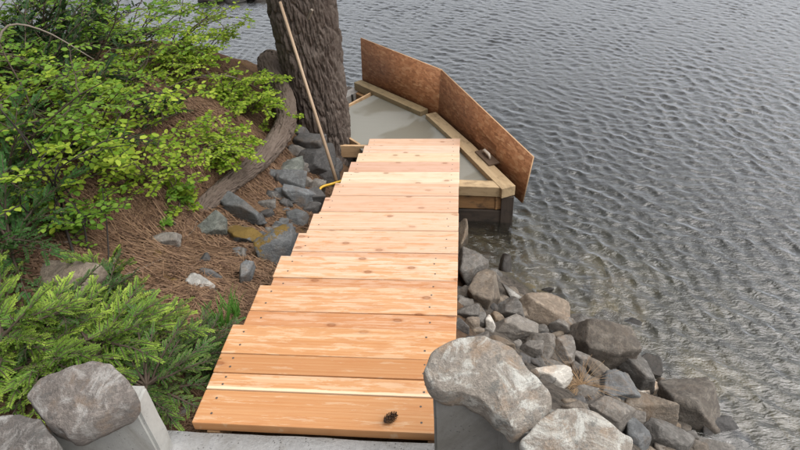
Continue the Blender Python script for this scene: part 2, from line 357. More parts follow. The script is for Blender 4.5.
MAT = dict(
    wood=m_wood('cedar_boards'), wood_lit_edge=m_wood('cedar_board_with_painted_lit_edge', True),
    stringer=m_timber('stringer_wood', (.42, .26, .14), (.30, .17, .09), (.12, .07, .04)),
    kerb=m_timber('treated_timber', (.33, .25, .14), (.25, .185, .10), (.15, .115, .065)),
    kerb2=m_timber('pale_timber', (.47, .35, .21), (.37, .265, .15), (.22, .155, .085)),
    crib=m_timber('wet_brown_timber', (.33, .185, .08), (.22, .115, .05), (.07, .045, .03)),
    crib_dark=m_timber('dark_wet_timber', (.065, .047, .035), (.04, .03, .024), (.02, .017, .014)),
    form=m_timber('form_board_wood', (.58, .40, .23), (.46, .29, .16), (.28, .18, .10)),
    grey=m_timber('weathered_grey_wood', (.34, .32, .30), (.24, .225, .21), (.12, .11, .10)),
    osb=m_osb(), osb_edge=m_simple('osb_edge', (.50, .31, .17), .8, .3, 60),
    pad=m_wetcement(), slab=m_concrete('rough_concrete', (.40, .40, .40), (.29, .29, .29), 7, .008, speck=.6),
    wall=m_concrete('dark_smooth_concrete', (.24, .235, .22), (.17, .165, .155), 5, .002, speck=.35),
    wall_pale=m_concrete('pale_concrete', (.40, .40, .38), (.31, .31, .30), 5, .002, speck=.3),
    cap=m_rock('pale_lichen_granite', (.36, .325, .285), (.27, .24, .21), (.15, .135, .12), .85, (.64, .64, .60), sc=2.6, lsc=.9),
    cap_brown=m_rock('brown_grey_lichen_stone', (.27, .235, .21), (.19, .165, .15), (.11, .10, .09), .65, (.50, .49, .47), sc=2.3, lsc=.8),
    rk_brown=m_rock('brown_basalt', (.205, .165, .125), (.145, .12, .098), (.085, .072, .06), .25, (.34, .31, .27)),
    rk_grey=m_rock('grey_basalt', (.195, .178, .16), (.14, .128, .116), (.075, .07, .064), .3, (.36, .35, .33)),
    rk_tan=m_rock('tan_stone', (.26, .205, .155), (.195, .155, .12), (.11, .09, .07), .3, (.45, .38, .3)),
    rk_blue=m_rock('blue_grey_stone', (.165, .172, .178), (.118, .123, .128), (.07, .073, .076), .2, (.28, .29, .29)),
    rk_dark=m_rock('dark_stone', (.105, .10, .098), (.075, .072, .071), (.045, .044, .044), .15, (.16, .15, .14)),
    rk_wet=m_rock('wet_stone', (.050, .040, .032), (.030, .026, .022), (.018, .016, .015), wet=.9),
    rk_white=m_rock('white_stone', (.58, .55, .50), (.46, .43, .39), (.34, .31, .28), .3, (.7, .68, .64)),
    rk_moss=m_rock('mossy_stone', (.15, .16, .165), (.10, .108, .114), (.06, .065, .07), .2, (.3, .3, .3), moss=1.),
    rk_moss_little=m_rock('stone_with_some_moss', (.13, .135, .14), (.09, .095, .1), (.05, .055, .06), .2, (.3, .3, .3), moss=.35),
    rk_green=m_rock('greenish_stone', (.165, .18, .155), (.12, .13, .115), (.07, .075, .07), .3, (.3, .31, .27)),
    bed=m_rock('algae_stone', (.20, .165, .095), (.14, .115, .066), (.08, .066, .04)),
    bark=m_bark('pine_bark', (.082, .062, .053), (.145, .117, .10), (.20, .17, .15)),
    bark_root=m_bark('root_bark', (.105, .078, .062), (.16, .125, .103), (.215, .175, .147)),
    twig=m_simple('twig_bark', (.085, .060, .042), .8, .4, 30), twig_dark=m_simple('dark_twig', (.03, .024, .02), .8, .3, 30),
    twig_grey=m_simple('dead_twig', (.24, .20, .165), .85, .4, 30),
    leaf=m_leaf('bright_leaf', (.14, .27, .022), (.42, .53, .07), .45), leaf2=m_leaf('mid_leaf', (.10, .22, .026), (.22, .35, .05), .38),
    dark=m_leaf('dark_needles', (.016, .052, .016), (.035, .09, .028), .2), fir=m_leaf('fir_needles', (.08, .19, .032), (.14, .27, .05), .35, 'fresh', (.44, .58, .10)),
    jun=m_leaf('juniper_needles', (.04, .12, .035), (.085, .20, .055), .28, 'fresh', (.26, .38, .07)),
    grass=m_leaf('grass_blade', (.07, .20, .03), (.12, .28, .05), .35), dry=m_leaf('dry_grass', (.38, .26, .15), (.26, .17, .10), .2),
    litter=m_leaf('fallen_needles', (.13, .072, .043), (.31, .20, .125), .05, rough=.7), litter_dark=m_leaf('old_litter', (.07, .04, .026), (.16, .10, .065), .0, rough=.8),
    ground=m_ground(), water=m_water(), yellow=m_simple('yellow_paint', (.72, .42, .03), .4, .25, 40), handle=m_simple('ash_handle', (.43, .31, .21), .55, .35, 22),
    steel=m_simple('screw_steel', (.09, .075, .065), .5, .2, 40), iron=m_simple('black_iron', (.02, .02, .02), .5), float_wood=m_simple('float_wood', (.13, .085, .055), .6, .4, 20),
    float_handle=m_simple('pale_handle', (.62, .55, .46), .5, .2, 20), cone=m_leaf('cone_scale', (.10, .055, .030), (.21, .125, .07), 0., rough=.7), cone_core=m_simple('cone_core', (.05, .03, .02), .8))

# ------------------------------------------------------------------ terrain height field
PXC = [(185,425,-.14),(200,380,-.14),(225,330,-.18),(255,290,-.32),(280,240,-.55),(310,205,-.80),(325,180,-1.0),(342,160,-1.18),
 (200,260,-.24),(160,300,-.13),(230,290,-.22),(230,220,-.46),(265,190,-.64),(295,165,-.84),(288,150,-.78),(305,135,-1.0),
 (160,243,-.31),(215,200,-.43),(258,162,-.52),(286,118,-.58),(272,60,-.45),
 (100,260,-.03),(150,200,-.12),(195,150,-.18),(235,110,-.24),(258,72,-.33),(50,260,.06),(20,300,.08),(100,180,.04),(150,120,0.),(50,150,.18),(20,200,.14),
 (200,80,-.22),(240,62,-.4),(100,80,.08),(20,100,.26),(150,50,-.05),(50,40,.2),(205,50,-.38),(100,330,-.02),(30,380,0.),(130,380,-.06),
 (470,270,-1.03),(500,300,-1.12),(520,340,-.98),(475,320,-.88),(560,390,-.85),(600,340,-1.27),(650,400,-1.27),(700,430,-1.38),(640,445,-1.1),
 (760,450,-1.55),(600,300,-1.5),(540,270,-1.45),(490,245,-1.44),(700,380,-1.62),(800,400,-1.85),(620,250,-1.75),(720,300,-1.9)]
WC = [(-2.4,5.2,-1.2),(-1.4,4.9,-1.3),(-.9,4.6,-1.3),(-3.6,6.2,-1.5),(-1.5,5.8,-1.7),(-3,7.5,-2.1),(-3,2,.38),(-4.5,4,.15),(-3,0,.4),(-5,0,.6),(-.5,-.4,-.02),(-.6,.1,-.02),
 (-4.5,-2,.6),(-1,-2,.1),(.3,-2,-.1),(.3,-.4,-.12),(1.1,.3,-.35),(1.5,.25,-.5),(1.,-.3,-.15),(1.5,-.4,-.3),(1.5,-2,-.3),(2.2,-.6,-1.1),(2.6,-2,-1.3),(2.9,-.5,-1.6),
 (.4,.2,-.18),(.4,1,-.5),(.4,2,-.88),(.4,2.8,-1.3),(.3,3.5,-1.5),(.3,4.5,-1.9),(1.3,3.1,-1.65),(.9,2.4,-1.4),(-.5,3.75,-1.2),(-.7,4.2,-1.3),
 (3,3,-2.2),(4,6,-2.9),(2,5,-2.5),(0,7,-2.6),(-3,8.8,-2.6),(5,0,-2.4),(4.5,-2,-2.4),(5.5,8.5,-3.3),(-5,8.5,-2.4),(1.8,8.5,-3.1),(-5,6.5,-1.6)]
CP = np.array([at(*p) for p in PXC] + [np.array(p) for p in WC]); KN = len(CP)
Dm = np.linalg.norm(CP[:, None, :2] - CP[None, :, :2], axis=2)
A = np.zeros((KN + 3, KN + 3)); A[:KN, :KN] = Dm - np.eye(KN) * .06; A[:KN, KN] = 1; A[:KN, KN + 1:] = CP[:, :2]; A[KN:, :KN] = A[:KN, KN:].T
SOL = np.linalg.solve(A, np.concatenate([CP[:, 2], np.zeros(3)]))
def H0(x, y):
    x = np.clip(np.asarray(x, float), -5, 5.5); y = np.clip(np.asarray(y, float), -2, 8.8)
    r = SOL[KN] + SOL[KN + 1] * x + SOL[KN + 2] * y
    for i in range(KN): r = r + SOL[i] * np.sqrt((x - CP[i, 0]) ** 2 + (y - CP[i, 1]) ** 2 + 1e-4)
    return r
def H(x, y):
    x = np.asarray(x, float); y = np.asarray(y, float); h = H0(x, y)
    p = np.stack([x, y, x * 0], -1)
    return h + .05 * fbm(p * 4, 3, 3) + .022 * fbm(p * 15, 3, 9)
def hit(px, py):
    d = ray(px, py); d = d / np.linalg.norm(d); t = np.linspace(.6, 14, 900); P = CC + t[:, None] * d
    g = P[:, 2] - H(P[:, 0], P[:, 1]); i = np.argmax(g < 0); i = i if g[i] < 0 else 899
    return P[i]
def axis(fine0, fine1, step, lo, hi):
    a = list(np.arange(fine0, fine1, step)); s = step; x = a[-1]
    while x < hi: s *= 1.25; x += s; a.append(x)
    s = step; x = a[0]
    while x > lo: s *= 1.25; x -= s; a.insert(0, x)
    return np.array(a)
def grid(xs, ys):
    X, Y = np.meshgrid(xs, ys); nx, ny = len(xs), len(ys)
    i = (np.arange(ny - 1)[:, None] * nx + np.arange(nx - 1)).ravel()
    return X, Y, np.stack([i, i + 1, i + nx + 1, i + nx], 1)
xs = axis(-3.2, 3.2, .022, -220, 220); ys = axis(-.4, 5.5, .022, -220, 220)
X, Y, Q = grid(xs, ys); Z = H(X, Y)
far = np.clip((np.hypot(X, Y) - 12) / 60, 0, 1); Z = np.where(Z < WATER, Z - far * 3, Z)
me = mesh_np('ground', np.stack([X, Y, Z], -1).reshape(-1, 3), [Q], True)
lake = np.clip((WATER + .12 - Z) / .12 + .5 * fbm(np.stack([X, Y, X * 0], -1) * 5, 2, 5), 0, 1)
lake = np.maximum(lake, np.clip((X - .85) / .25, 0, 1) * np.clip((-.3 - Z) / .2, 0, 1))
set_attr(me, 'lake', lake.ravel()); set_attr(me, 'gravel', (np.clip((X - .8) / .2, 0, 1) * np.clip((Z - WATER) / .06, 0, 1)).ravel())
obj('ground', me, MAT['ground'])['kind'] = 'structure'

# ------------------------------------------------------------------ lake surface: sum of wind ripples on a closed body of water
xs = axis(-4.2, 6.8, .0175, -200, 200); ys = axis(.4, 10.6, .0175, -200, 200)
X, Y, Q = grid(xs, ys); Zw = np.zeros_like(X); r2 = np.random.default_rng(5)
warp = .12 * fbm(np.stack([X, Y, X * 0], -1) * .9, 2, 40); Xw, Yw = X + warp, Y + .12 * fbm(np.stack([X, Y, X * 0 + 5], -1) * .9, 2, 44)
nrm = math.atan2(.64, .77); Dx = np.zeros_like(X); Dy = np.zeros_like(X)
for k in range(64):
    L = .056 * (3.6 ** r2.random()); a = nrm + r2.normal(0, .55); kk = 2 * math.pi / L
    env = .5 + 1.0 * vnoise(np.stack([X / (L * 5) + k * 3.1, Y / (L * 5), X * 0 + k], -1), 60 + k)
    ph = kk * (Xw * math.cos(a) + Yw * math.sin(a)) + r2.random() * 6.28
    am = .0053 * L * env; Zw += am * np.sin(ph); Dx += 1.2 * am * math.cos(a) * np.cos(ph); Dy += 1.2 * am * math.sin(a) * np.cos(ph)
fade = np.clip(1.5 - np.maximum(np.abs(X - 1.3) / 5.5, np.abs(Y - 5.5) / 5.1) * 1., 0, 1)
fade = np.clip(fade * 2, 0, 1) * (.62 + .75 * vnoise(np.stack([X * .55, Y * .8, X * 0], -1), 77)); Zw *= fade; X = X + Dx * fade; Y = Y + Dy * fade
Zw += WATER; nx, ny = len(xs), len(ys); nV = nx * ny
V = np.stack([X, Y, Zw], -1).reshape(-1, 3)
ring = np.concatenate([np.arange(nx), np.arange(1, ny) * nx + nx - 1, (ny - 1) * nx + np.arange(nx - 2, -1, -1), np.arange(ny - 2, 0, -1) * nx])
low = V[ring].copy(); low[:, 2] = -9; m_ = len(ring); k = np.arange(m_)
side = np.stack([ring[k], nV + k, nV + (k + 1) % m_, ring[(k + 1) % m_]], 1)
V = np.vstack([V, low, [[0, 0, -9]]]); cap = np.stack([nV + (k + 1) % m_, nV + k, np.full(m_, nV + m_)], 1)
obj('lake_water', mesh_np('lake_water', V, [Q, side, cap], True), MAT['water'])['kind'] = 'structure'

# ------------------------------------------------------------------ rocks
_ico = {}
def ico(n):
    if n not in _ico:
        bm = bmesh.new(); bmesh.ops.create_icosphere(bm, subdivisions=n, radius=1); bm.verts.ensure_lookup_table()
        _ico[n] = (np.array([v.co[:] for v in bm.verts]), np.array([[v.index for v in f.verts] for f in bm.faces])); bm.free()
    return _ico[n]
def rock_mesh(rad, seed, sub_=4, planes=11, p=22, rough=.05, flat_top=None, smooth=True):
    V, F = ico(sub_); r = np.random.default_rng(seed)
    n = r.normal(size=(planes, 3)); n /= np.linalg.norm(n, axis=1)[:, None]; d = r.uniform(.62, 1., planes)
    if flat_top: n = np.vstack([n, [[r.normal(0, .06), r.normal(0, .06), 1]], [[0, 0, -1]]]); d = np.append(d, [flat_top, .7])
    ext = np.array([[1,0,0],[-1,0,0],[0,1,0],[0,-1,0],[0,0,1],[0,0,-1.]]); n = np.vstack([n, ext]); d = np.append(d, np.full(6, 1.02))
    q = np.clip(V @ n.T, 0, None) / d; rr = (q ** p).sum(1) ** (-1 / p)
    P = V * rr[:, None]
    nz = fbm(P * 2.2 + seed * 1.7, 3, seed % 97) * rough + fbm(P * 7 + seed, 3, seed % 53) * rough * .45
    P = P * (1 + nz)[:, None] * np.asarray(rad)
    return mesh_np('rock', P, [F], smooth)
def depth(P): return float((np.asarray(P) - CC) @ CF)
def place_rock(px, py, w_, h_, mat, label, group=None, seed=0, name='rock', lift=.22, sub_=None, flat=None, rz=None, planes=11, tall=1., P=None, p=22, k_=1.):
    sub_ = sub_ or (5 if w_ > 21 else 4)
    P = hit(px, py + h_ * .22) if P is None else P; k = depth(P) / FPX * k_
    rx = w_ * k * .56; ry = max(h_, w_ * .55) * k * .52; rzz = h_ * k * .56 * tall
    o = obj(name, rock_mesh((rx, ry, rzz), seed, sub_, planes=planes, flat_top=flat, p=p), MAT[mat])
    o.location = P + np.array([0, 0, rzz * lift]); rr = random.Random(seed)
    o.rotation_euler = (rr.uniform(-.25, .25), rr.uniform(-.2, .2), rr.uniform(-.35, .35) if rz is None else rz)
    return tag(o, label, 'rock', group)
RIP = 'angular grey-brown rock in the riprap heap between the wooden stairs and the lake'
RG = 'riprap rocks beside the stairs'
right = [(471,271,28,38,'rk_grey','rounded grey boulder touching the side of the wooden stairs above the water'),(462,240,12,30,'rk_brown','dark brown boulder wedged between the stairs and the timber crib'),
 (485.5,294,28,38,'rk_brown','upright brown rock with a pale spot beside the grey boulder at the stairs'),(467,293,20,17,'rk_brown',None),(464,303,16,9,'rk_grey',None),(468,312,20,13,'rk_grey',None),
 (509,310,28,24,'rk_grey','square-faced grey rock just below the thin white shard'),(541,312,46,32,'rk_tan','wide dark-fronted rock with a flat tan top at the waterline'),
 (514,327,38,24,'rk_grey',None),(472,323,13,12,'rk_tan',None),(481,321,10,13,'rk_grey',None),(490,325,11,18,'rk_white','small whitish upright stone beside the stairs'),(461,326,14,14,'rk_dark',None),
 (563,329,26,22,'rk_grey',None),(581,321,24,13,'rk_grey','flat mauve-grey rock lying above the biggest brown block'),(595,342,46,46,'rk_brown','biggest brown block with sharp facets at the water edge'),
 (568,343,19,12,'rk_tan','small tan stone among the grey riprap'),(545,348,28,28,'rk_grey',None),(562,352,24,24,'rk_grey',None),(579,359,16,14,'rk_grey',None),(579,371,13,17,'rk_grey',None),
 (568,364,15,13,'rk_grey',None),(550,364,24,11,'rk_grey',None),(598,373,26,22,'rk_brown',None),(610,360,22,19,'rk_grey',None),(629,367,28,40,'rk_grey','pale grey faceted rock standing up at the waterline'),
 (613,389,34,30,'rk_blue','bluish grey rock below the pale faceted rock'),(644,367,28,20,'rk_wet','wet black rock half in the water'),(642,387,26,13,'rk_white','white stone lying on the brown riprap'),
 (555,377,34,18,'rk_white','whitish rock under the tuft of dry grass'),(586,394,24,13,'rk_grey',None),(667,393,24,27,'rk_brown',None),(687,406,44,52,'rk_brown','large tall tan-brown boulder at the outer end of the riprap'),
 (648,410,42,32,'rk_brown',None),(664,438,48,32,'rk_grey',None),(717,430,38,32,'rk_dark','dark purplish boulder at the lake edge'),(715,411,28,17,'rk_dark','small dark rock behind the dark purplish boulder'),(711,446,38,17,'rk_grey',None),
 (637,436,20,30,'rk_blue','narrow slate-blue rock beside the flat pale capstone'),(634,418,16,20,'rk_grey',None),(741,444,12,20,'rk_wet','flat wet black rock awash at the shore'),(686,436,16,13,'rk_grey',None),
 (608,411,44,28,'rk_grey',None),(500,343,24,16,'rk_brown',None),(530,350,22,16,'rk_grey',None),(575,408,22,14,'rk_brown',None),(625,400,20,14,'rk_grey',None),(655,430,18,14,'rk_brown',None),(700,446,16,12,'rk_brown',None),(480,340,18,14,'rk_grey',None),(497,268+50,14,10,'rk_brown',None),(522,300,12,9,'rk_brown',None)]
def rip_label(mt, w_):
    c = dict(rk_grey='grey', rk_brown='brown', rk_tan='tan', rk_dark='dark', rk_white='whitish', rk_blue='bluish')[mt]
    return f"{'large' if w_ > 27 else 'fist-sized' if w_ > 17 else 'small'} {c} angular rock in the riprap heap between stairs and lake"
for i, (px, py, w_, h_, mt, lb) in enumerate(right):
    place_rock(px, py, w_, h_, mt, lb or rip_label(mt, w_), None if lb else RG, 100 + i * 3, lift=.40, planes=8 + i % 4, p=110, k_=1.04)
# loose fill under and between
fr = random.Random(4)
for i in range(170):
    t = fr.random(); px = 462 + t * 250 + fr.uniform(-40, 34); py = 290 + t * 150 + fr.uniform(-34, 60)
    if px < 459 or py > 452: continue
    fw, fm = fr.uniform(9, 19), fr.choice(['rk_grey', 'rk_brown', 'rk_brown', 'rk_dark'])
    place_rock(px, py, fw, fr.uniform(8, 15), fm, rip_label(fm, fw), RG, 500 + i, lift=-.05, sub_=3, p=60)
place_rock(505, 267, 12, 20, 'rk_wet', 'dark wet brown rock breaking the water surface near the crib', seed=41, P=at(505, 270, WATER - .01), lift=.2, sub_=3)
place_rock(548, 289, 12, 5, 'rk_wet', 'tiny wet rock tip showing above the ripples', seed=42, P=at(548, 290, WATER - .005), lift=.1, sub_=3)
place_rock(632, 320, 16, 5, 'rk_wet', 'low wet rock tip awash off the biggest brown block', seed=43, P=at(632, 322, WATER - .012), lift=.1, sub_=3)
sh = mesh_np('shard', np.array([[0, 0, 0], [.07, .0, -.01], [.075, .02, -.02], [-.02, .035, .02], [-.055, .12, .02], [.0, .01, -.035], [.07, .01, -.045], [-.05, .11, .0]]),
   [np.array([[0, 1, 2], [0, 2, 3], [2, 4, 3], [0, 5, 6], [0, 6, 1], [1, 6, 2], [2, 6, 7], [2, 7, 4], [4, 7, 3], [3, 7, 5], [3, 5, 0], [5, 7, 6]])])
o = obj('rock_shard', sh, MAT['rk_white']); o.location = at(511, 297, -1.12); tag(o, 'thin white pointed stone shard sticking up between grey rocks', 'rock')
for i in range(60):                                                     # rounded stones on the lake bed
    px = fr.uniform(480, 800); py = 225 + fr.random() * 215
    P = at(px, py, -1.6); z = float(H(P[0], P[1]))
    if z > WATER - .05 or z < -2.3: continue
    P = np.array([P[0], P[1], z]); k = fr.uniform(.07, .19)
    o = obj('submerged_stone', rock_mesh((k * 1.2, k, k * .5), 800 + i, 3, 14, 12), MAT['bed']); o.location = P; o.rotation_euler = (0, 0, fr.uniform(0, 3))
    if P[2] + k * .5 > WATER - .02: o.location[2] = WATER - .03 - k * .5
    tag(o, 'rounded brown stone on the lake bed seen through the rippled water', 'rock', 'stones on the lake bed')
LR = 'dark grey rock in the pile between the exposed root and the wooden stairs'; LG = 'rocks left of the stairs'
left = [(242,211,42,22,'rk_blue','blue-grey rounded rock lying against the exposed root'),(217,225,22,28,'rk_green','upright greenish grey stone at the lower end of the root'),(245,235,46,18,'rk_moss','long grey rock capped with orange-brown moss'),
 (275,251,36,34,'rk_moss_little','big dark grey rock with a moss spot beside the stairs'),(247,275,12,24,'rk_blue','narrow bluish stone half buried in brown needles'),(206,260,13,10,'rk_dark','small dark stone in the needle litter'),
 (211,276,20,11,'rk_dark','black stone lying behind the pale rotten wood'),(316,165,34,26,'rk_dark',None),(310,146,30,22,'rk_dark',None),(288,183,32,19,'rk_blue',None),(301,197,28,20,'rk_blue',None),(300,219,18,15,'rk_blue',None),
 (328,177,20,17,'rk_dark',None),(314,199,20,20,'rk_dark',None),(291,169,22,15,'rk_green',None),(313,209,16,14,'rk_dark',None),(282,227,22,11,'rk_blue',None),(322,152,16,14,'rk_dark',None),(296,152,18,13,'rk_grey',None),(305,181,18,14,'rk_grey',None),(335,168,14,14,'rk_dark',None),
 (268,205,14,10,'rk_grey',None),(292,238,16,12,'rk_dark',None),(318,188,14,12,'rk_grey',None),(300,132,14,14,'rk_dark',None)]
for i, (px, py, w_, h_, mt, lb) in enumerate(left):
    place_rock(px, py, w_ * 1.06, h_ * 1.08, mt, lb or LR.replace('dark grey', dict(rk_dark='dark grey', rk_blue='blue-grey', rk_green='greenish grey', rk_grey='light grey')[mt]), None if lb else LG, 300 + i * 7, lift=.42, planes=9 + i % 4, p=80)
lf_ = random.Random(8)
for i in range(46):
    t = lf_.random(); px = 325 - 70 * t + lf_.uniform(-22, 10); py = 150 + 95 * t + lf_.uniform(-14, 14); mt = lf_.choice(['rk_dark', 'rk_blue', 'rk_grey', 'rk_dark'])
    P = hit(px, py)
    if P[0] > -.05: continue
    place_rock(px, py, lf_.uniform(7, 15), lf_.uniform(6, 11), mt, 'small ' + LR.replace('dark grey', dict(rk_dark='dark grey', rk_blue='blue-grey', rk_grey='light grey')[mt]), LG, 1700 + i, lift=.1, sub_=3, p=60)
place_rock(48, 274, 95, 44, 'rk_tan', 'broad grey-tan boulder half buried in the slope under the green shrubs', seed=77, lift=-.35, p=14)
place_rock(159, 237, 34, 16, 'rk_grey', 'flat pale grey stone set in the soil at the foot of the root', seed=78, lift=.0, p=18)
place_rock(150, 436, 40, 22, 'rk_grey', 'dark grey stone in the soil beside the concrete landing', seed=79, lift=-.2, p=16)
place_rock(172, 410, 30, 22, 'rk_grey', 'low grey stone beside the first stair board', seed=80, lift=-.3, p=16)

for i, (px, py, w_, h_) in enumerate([(207,3,16,9),(220,0,22,12),(237,2,18,8),(250,-1,24,9),(262,1,14,6)]):
    place_rock(px, py, w_, h_, 'rk_wet', 'black wet shore rock at the far side of the bank beyond the bright shrubs', 'black shore rocks', 2100 + i, P=at(px, py, WATER), lift=.2, sub_=3)
# ------------------------------------------------------------------ stairs
zt = [0., -.075, -.16, -.247, -.333, -.419, -.499, -.592, -.681, -.77, -.86, -.952]
yn = [.4168 + .2929 * k for k in range(12)]; SW = .81
st = thing('wooden_stairs', 'new cedar plank stairs running down from the concrete landing to the cement pad', 'stairs', (.4, 0, -.2))
tones = [(.60, .40, .245), (.66, .46, .30), (.54, .35, .21), (.64, .44, .28)]
tw = [.84, .60, .86, .62]
cedar = [(.66, .45, .31), (.73, .54, .39), (.66, .46, .33), (.75, .57, .43), (.70, .50, .37), (.72, .53, .40), (.74, .57, .43), (.74, .55, .42), (.76, .60, .46), (.73, .53, .41),
         (.72, .54, .41), (.74, .55, .43), (.77, .63, .48), (.77, .64, .50), (.69, .50, .40), (.68, .49, .39), (.77, .64, .49), (.75, .62, .47), (.74, .57, .45), (.74, .57, .46), (.74, .58, .46), (.73, .55, .43)]
boards = [(0., .125, 0., 0), (.130, .1945, -.001, 1), (.1975, .278, .001, 2), (.281, .4150, 0., 3)]
for k in range(1, 12):
    boards += [(yn[k] - .2929 + .002, yn[k] - .1465 - .0015, zt[k], 2 + 2 * k), (yn[k] - .1465 + .0015, yn[k] + .002, zt[k] + .001, 3 + 2 * k)]
nails = MB()
for j, (y0, y1, z, ti) in enumerate(boards):
    lj = random.uniform(-.004, .004); rj = random.uniform(-.002, .002)
    me = bev_box(SW + lj + rj, y1 - y0, .038, .0035, 2)
    o = obj('tread_board', me, MAT['wood_lit_edge' if j == 1 else 'wood'], st)
    o.location = (SW / 2 + (rj - lj) / 2 - .4, (y0 + y1) / 2, z - .019 + .2); o.rotation_euler = (random.uniform(-.004, .004), random.uniform(-.002, .002), random.uniform(-.0025, .0025))
    if ti < 4: o.color = (*tones[ti], tw[ti])
    else:
        bt = cedar[(ti - 4) % len(cedar)]; av = np.array([.725, .555, .41]); bt = av * .95 + (np.array(bt) - av) * 1.3 + random.uniform(-.035, .02)
        o.color = (*[float(q) for q in bt], max(0, .66 - .06 * (j - 4)))
    for fx in (.055, SW - .055 - .045 * (j < 9)):
        for fy in (.28, .74):
            a = np.arange(6) * math.pi / 3; c = np.array([fx + random.uniform(-.006, .006), y0 + (y1 - y0) * fy, z + .0015])
            nails.add(np.vstack([c, c + .0042 * np.stack([np.cos(a), np.sin(a), a * 0], 1) - [0, 0, .001]]) - np.array(st.location), [np.array([[0, i + 1, (i + 1) % 6 + 1] for i in range(6)])])
o = obj('screw_heads', nails.mesh('screw_heads'), MAT['steel'], st); o['kind'] = 'stuff'
for x in (.06, .75):
    prof = [(-.0, -.045), (yn[0] - .02, -.045)]
    for k in range(1, 12): prof += [(yn[k] - .2929 - .01, zt[k] - .042), (yn[k] - .02, zt[k] - .042)]
    prof += [(yn[11] - .02, zt[11] - .075), (yn[11] - .3, zt[11] - .16), (.25, -.26), (0, -.2)]
    bm = bmesh.new(); a = [bm.verts.new((x - .02 - .4, y, z + .2)) for y, z in prof]; b = [bm.verts.new((x + .02 - .4, y, z + .2)) for y, z in prof]; n_ = len(prof)
    bm.faces.new(a); bm.faces.new(b[::-1])
    for i in range(n_): bm.faces.new((a[i], b[i], b[(i + 1) % n_], a[(i + 1) % n_]))
    bmesh.ops.recalc_face_normals(bm, faces=bm.faces[:]); me = bpy.data.meshes.new('stringer'); bm.to_mesh(me); bm.free()
    obj('stringer', me, MAT['stringer'], st)

# ------------------------------------------------------------------ pine cone on the first board
pc = thing('pine_cone', 'small brown pine cone lying on the first wet stair board', 'pine cone', at(390, 418, .015))
Vc, Fc = tube([(-.021, 0, 0), (-.015, 0, 0), (0, 0, 0), (.015, 0, 0), (.022, 0, 0)], [.004, .008, .009, .007, .002], 10); core = obj('core', mesh_np('core', Vc, Fc, True), MAT['cone_core'], pc)
mb = MB()
for i in range(56):
    t = i / 55; x = -.019 + .040 * t; a = i * 2.39996; r = .0145 * math.sin(math.pi * (.22 + .70 * t)) ** .8 + .001
    u = np.array([0, math.cos(a), math.sin(a)]); s_ = np.array([0, -math.sin(a), math.cos(a)]); ax = np.array([1., 0, 0])
    b0 = ax * x + u * r * .35; tip = ax * (x + .005) + u * r
    mb.add(np.array([b0 - s_ * .002, b0 + s_ * .002, tip + s_ * .0038, tip + u * .0008 + ax * .0016, tip - s_ * .0038, tip - ax * .0022]), [np.array([[0, 1, 2], [0, 2, 3], [0, 3, 4], [0, 4, 5], [5, 2, 1], [5, 1, 0]])])
obj('scales', mb.mesh('scales'), MAT['cone'], pc)['kind'] = 'stuff'
pc.rotation_euler = (0, -.1, math.radians(38)); pc.location[2] = .0155

# ------------------------------------------------------------------ landing slab, flanking walls and capstones
def lumpy(me, amp, freq, seed):
    n = len(me.vertices); c = np.zeros(n * 3, np.float32); me.vertices.foreach_get('co', c); c = c.reshape(-1, 3)
    d = np.stack([fbm(c * freq + 3.3, 3, seed), fbm(c * freq + 9.1, 3, seed + 5), fbm(c * freq + 17, 3, seed + 11)], -1) * amp
    me.vertices.foreach_set('co', (c + d).astype(np.float32).ravel()); me.update()
def block(sx, sy, sz, bev, n, amp, freq, seed):
    bm = bmesh.new(); bmesh.ops.create_cube(bm, size=1); bmesh.ops.scale(bm, vec=(sx, sy, sz), verts=bm.verts)
    bmesh.ops.bevel(bm, geom=bm.edges[:], offset=bev, segments=3, affect='EDGES')
    bmesh.ops.subdivide_edges(bm, edges=[e for e in bm.edges if e.calc_length() > bev * 1.6], cuts=n, use_grid_fill=True)
    me = bpy.data.meshes.new('block'); bm.to_mesh(me); bm.free(); lumpy(me, amp, freq, seed); me.polygons.foreach_set('use_smooth', np.ones(len(me.polygons), bool)); return me
o = obj('concrete_landing', block(.92, 1.9, .16, .006, 24, .005, 14, 3), MAT['slab']); o.location = (.33, -.965, -.101)
tag(o, 'rough grey concrete landing slab at the top of the wooden stairs', 'slab')
def pier(poly, z0, z1, mat, label, seed):
    me = prism(poly, z0, z1, .008); bm = bmesh.new(); bm.from_mesh(me)
    bmesh.ops.triangulate(bm, faces=[f for f in bm.faces if len(f.verts) > 4])
    for _ in range(3): bmesh.ops.subdivide_edges(bm, edges=[e for e in bm.edges if e.calc_length() > .03], cuts=1, use_grid_fill=True)
    bm.to_mesh(me); bm.free(); lumpy(me, .004, 11, seed); o = obj('concrete_pier', me, MAT[mat]); return tag(o, label, 'pier')
pier([(.757, -.12), (.93, -.135), (.955, -.20), (1.15, -.22), (1.13, -.17), (1.0, -.11), (.95, -.05), (.765, -.04)], -.45, .325, 'wall', 'dark smooth concrete pier under the pale capstones beside the stairs', 5)
pier([(-.30, -.165), (-.03, -.135), (-.035, -.06), (-.27, -.06)], -.25, .255, 'wall_pale', 'pale concrete pier under the brown-grey boulder at the landing', 8)
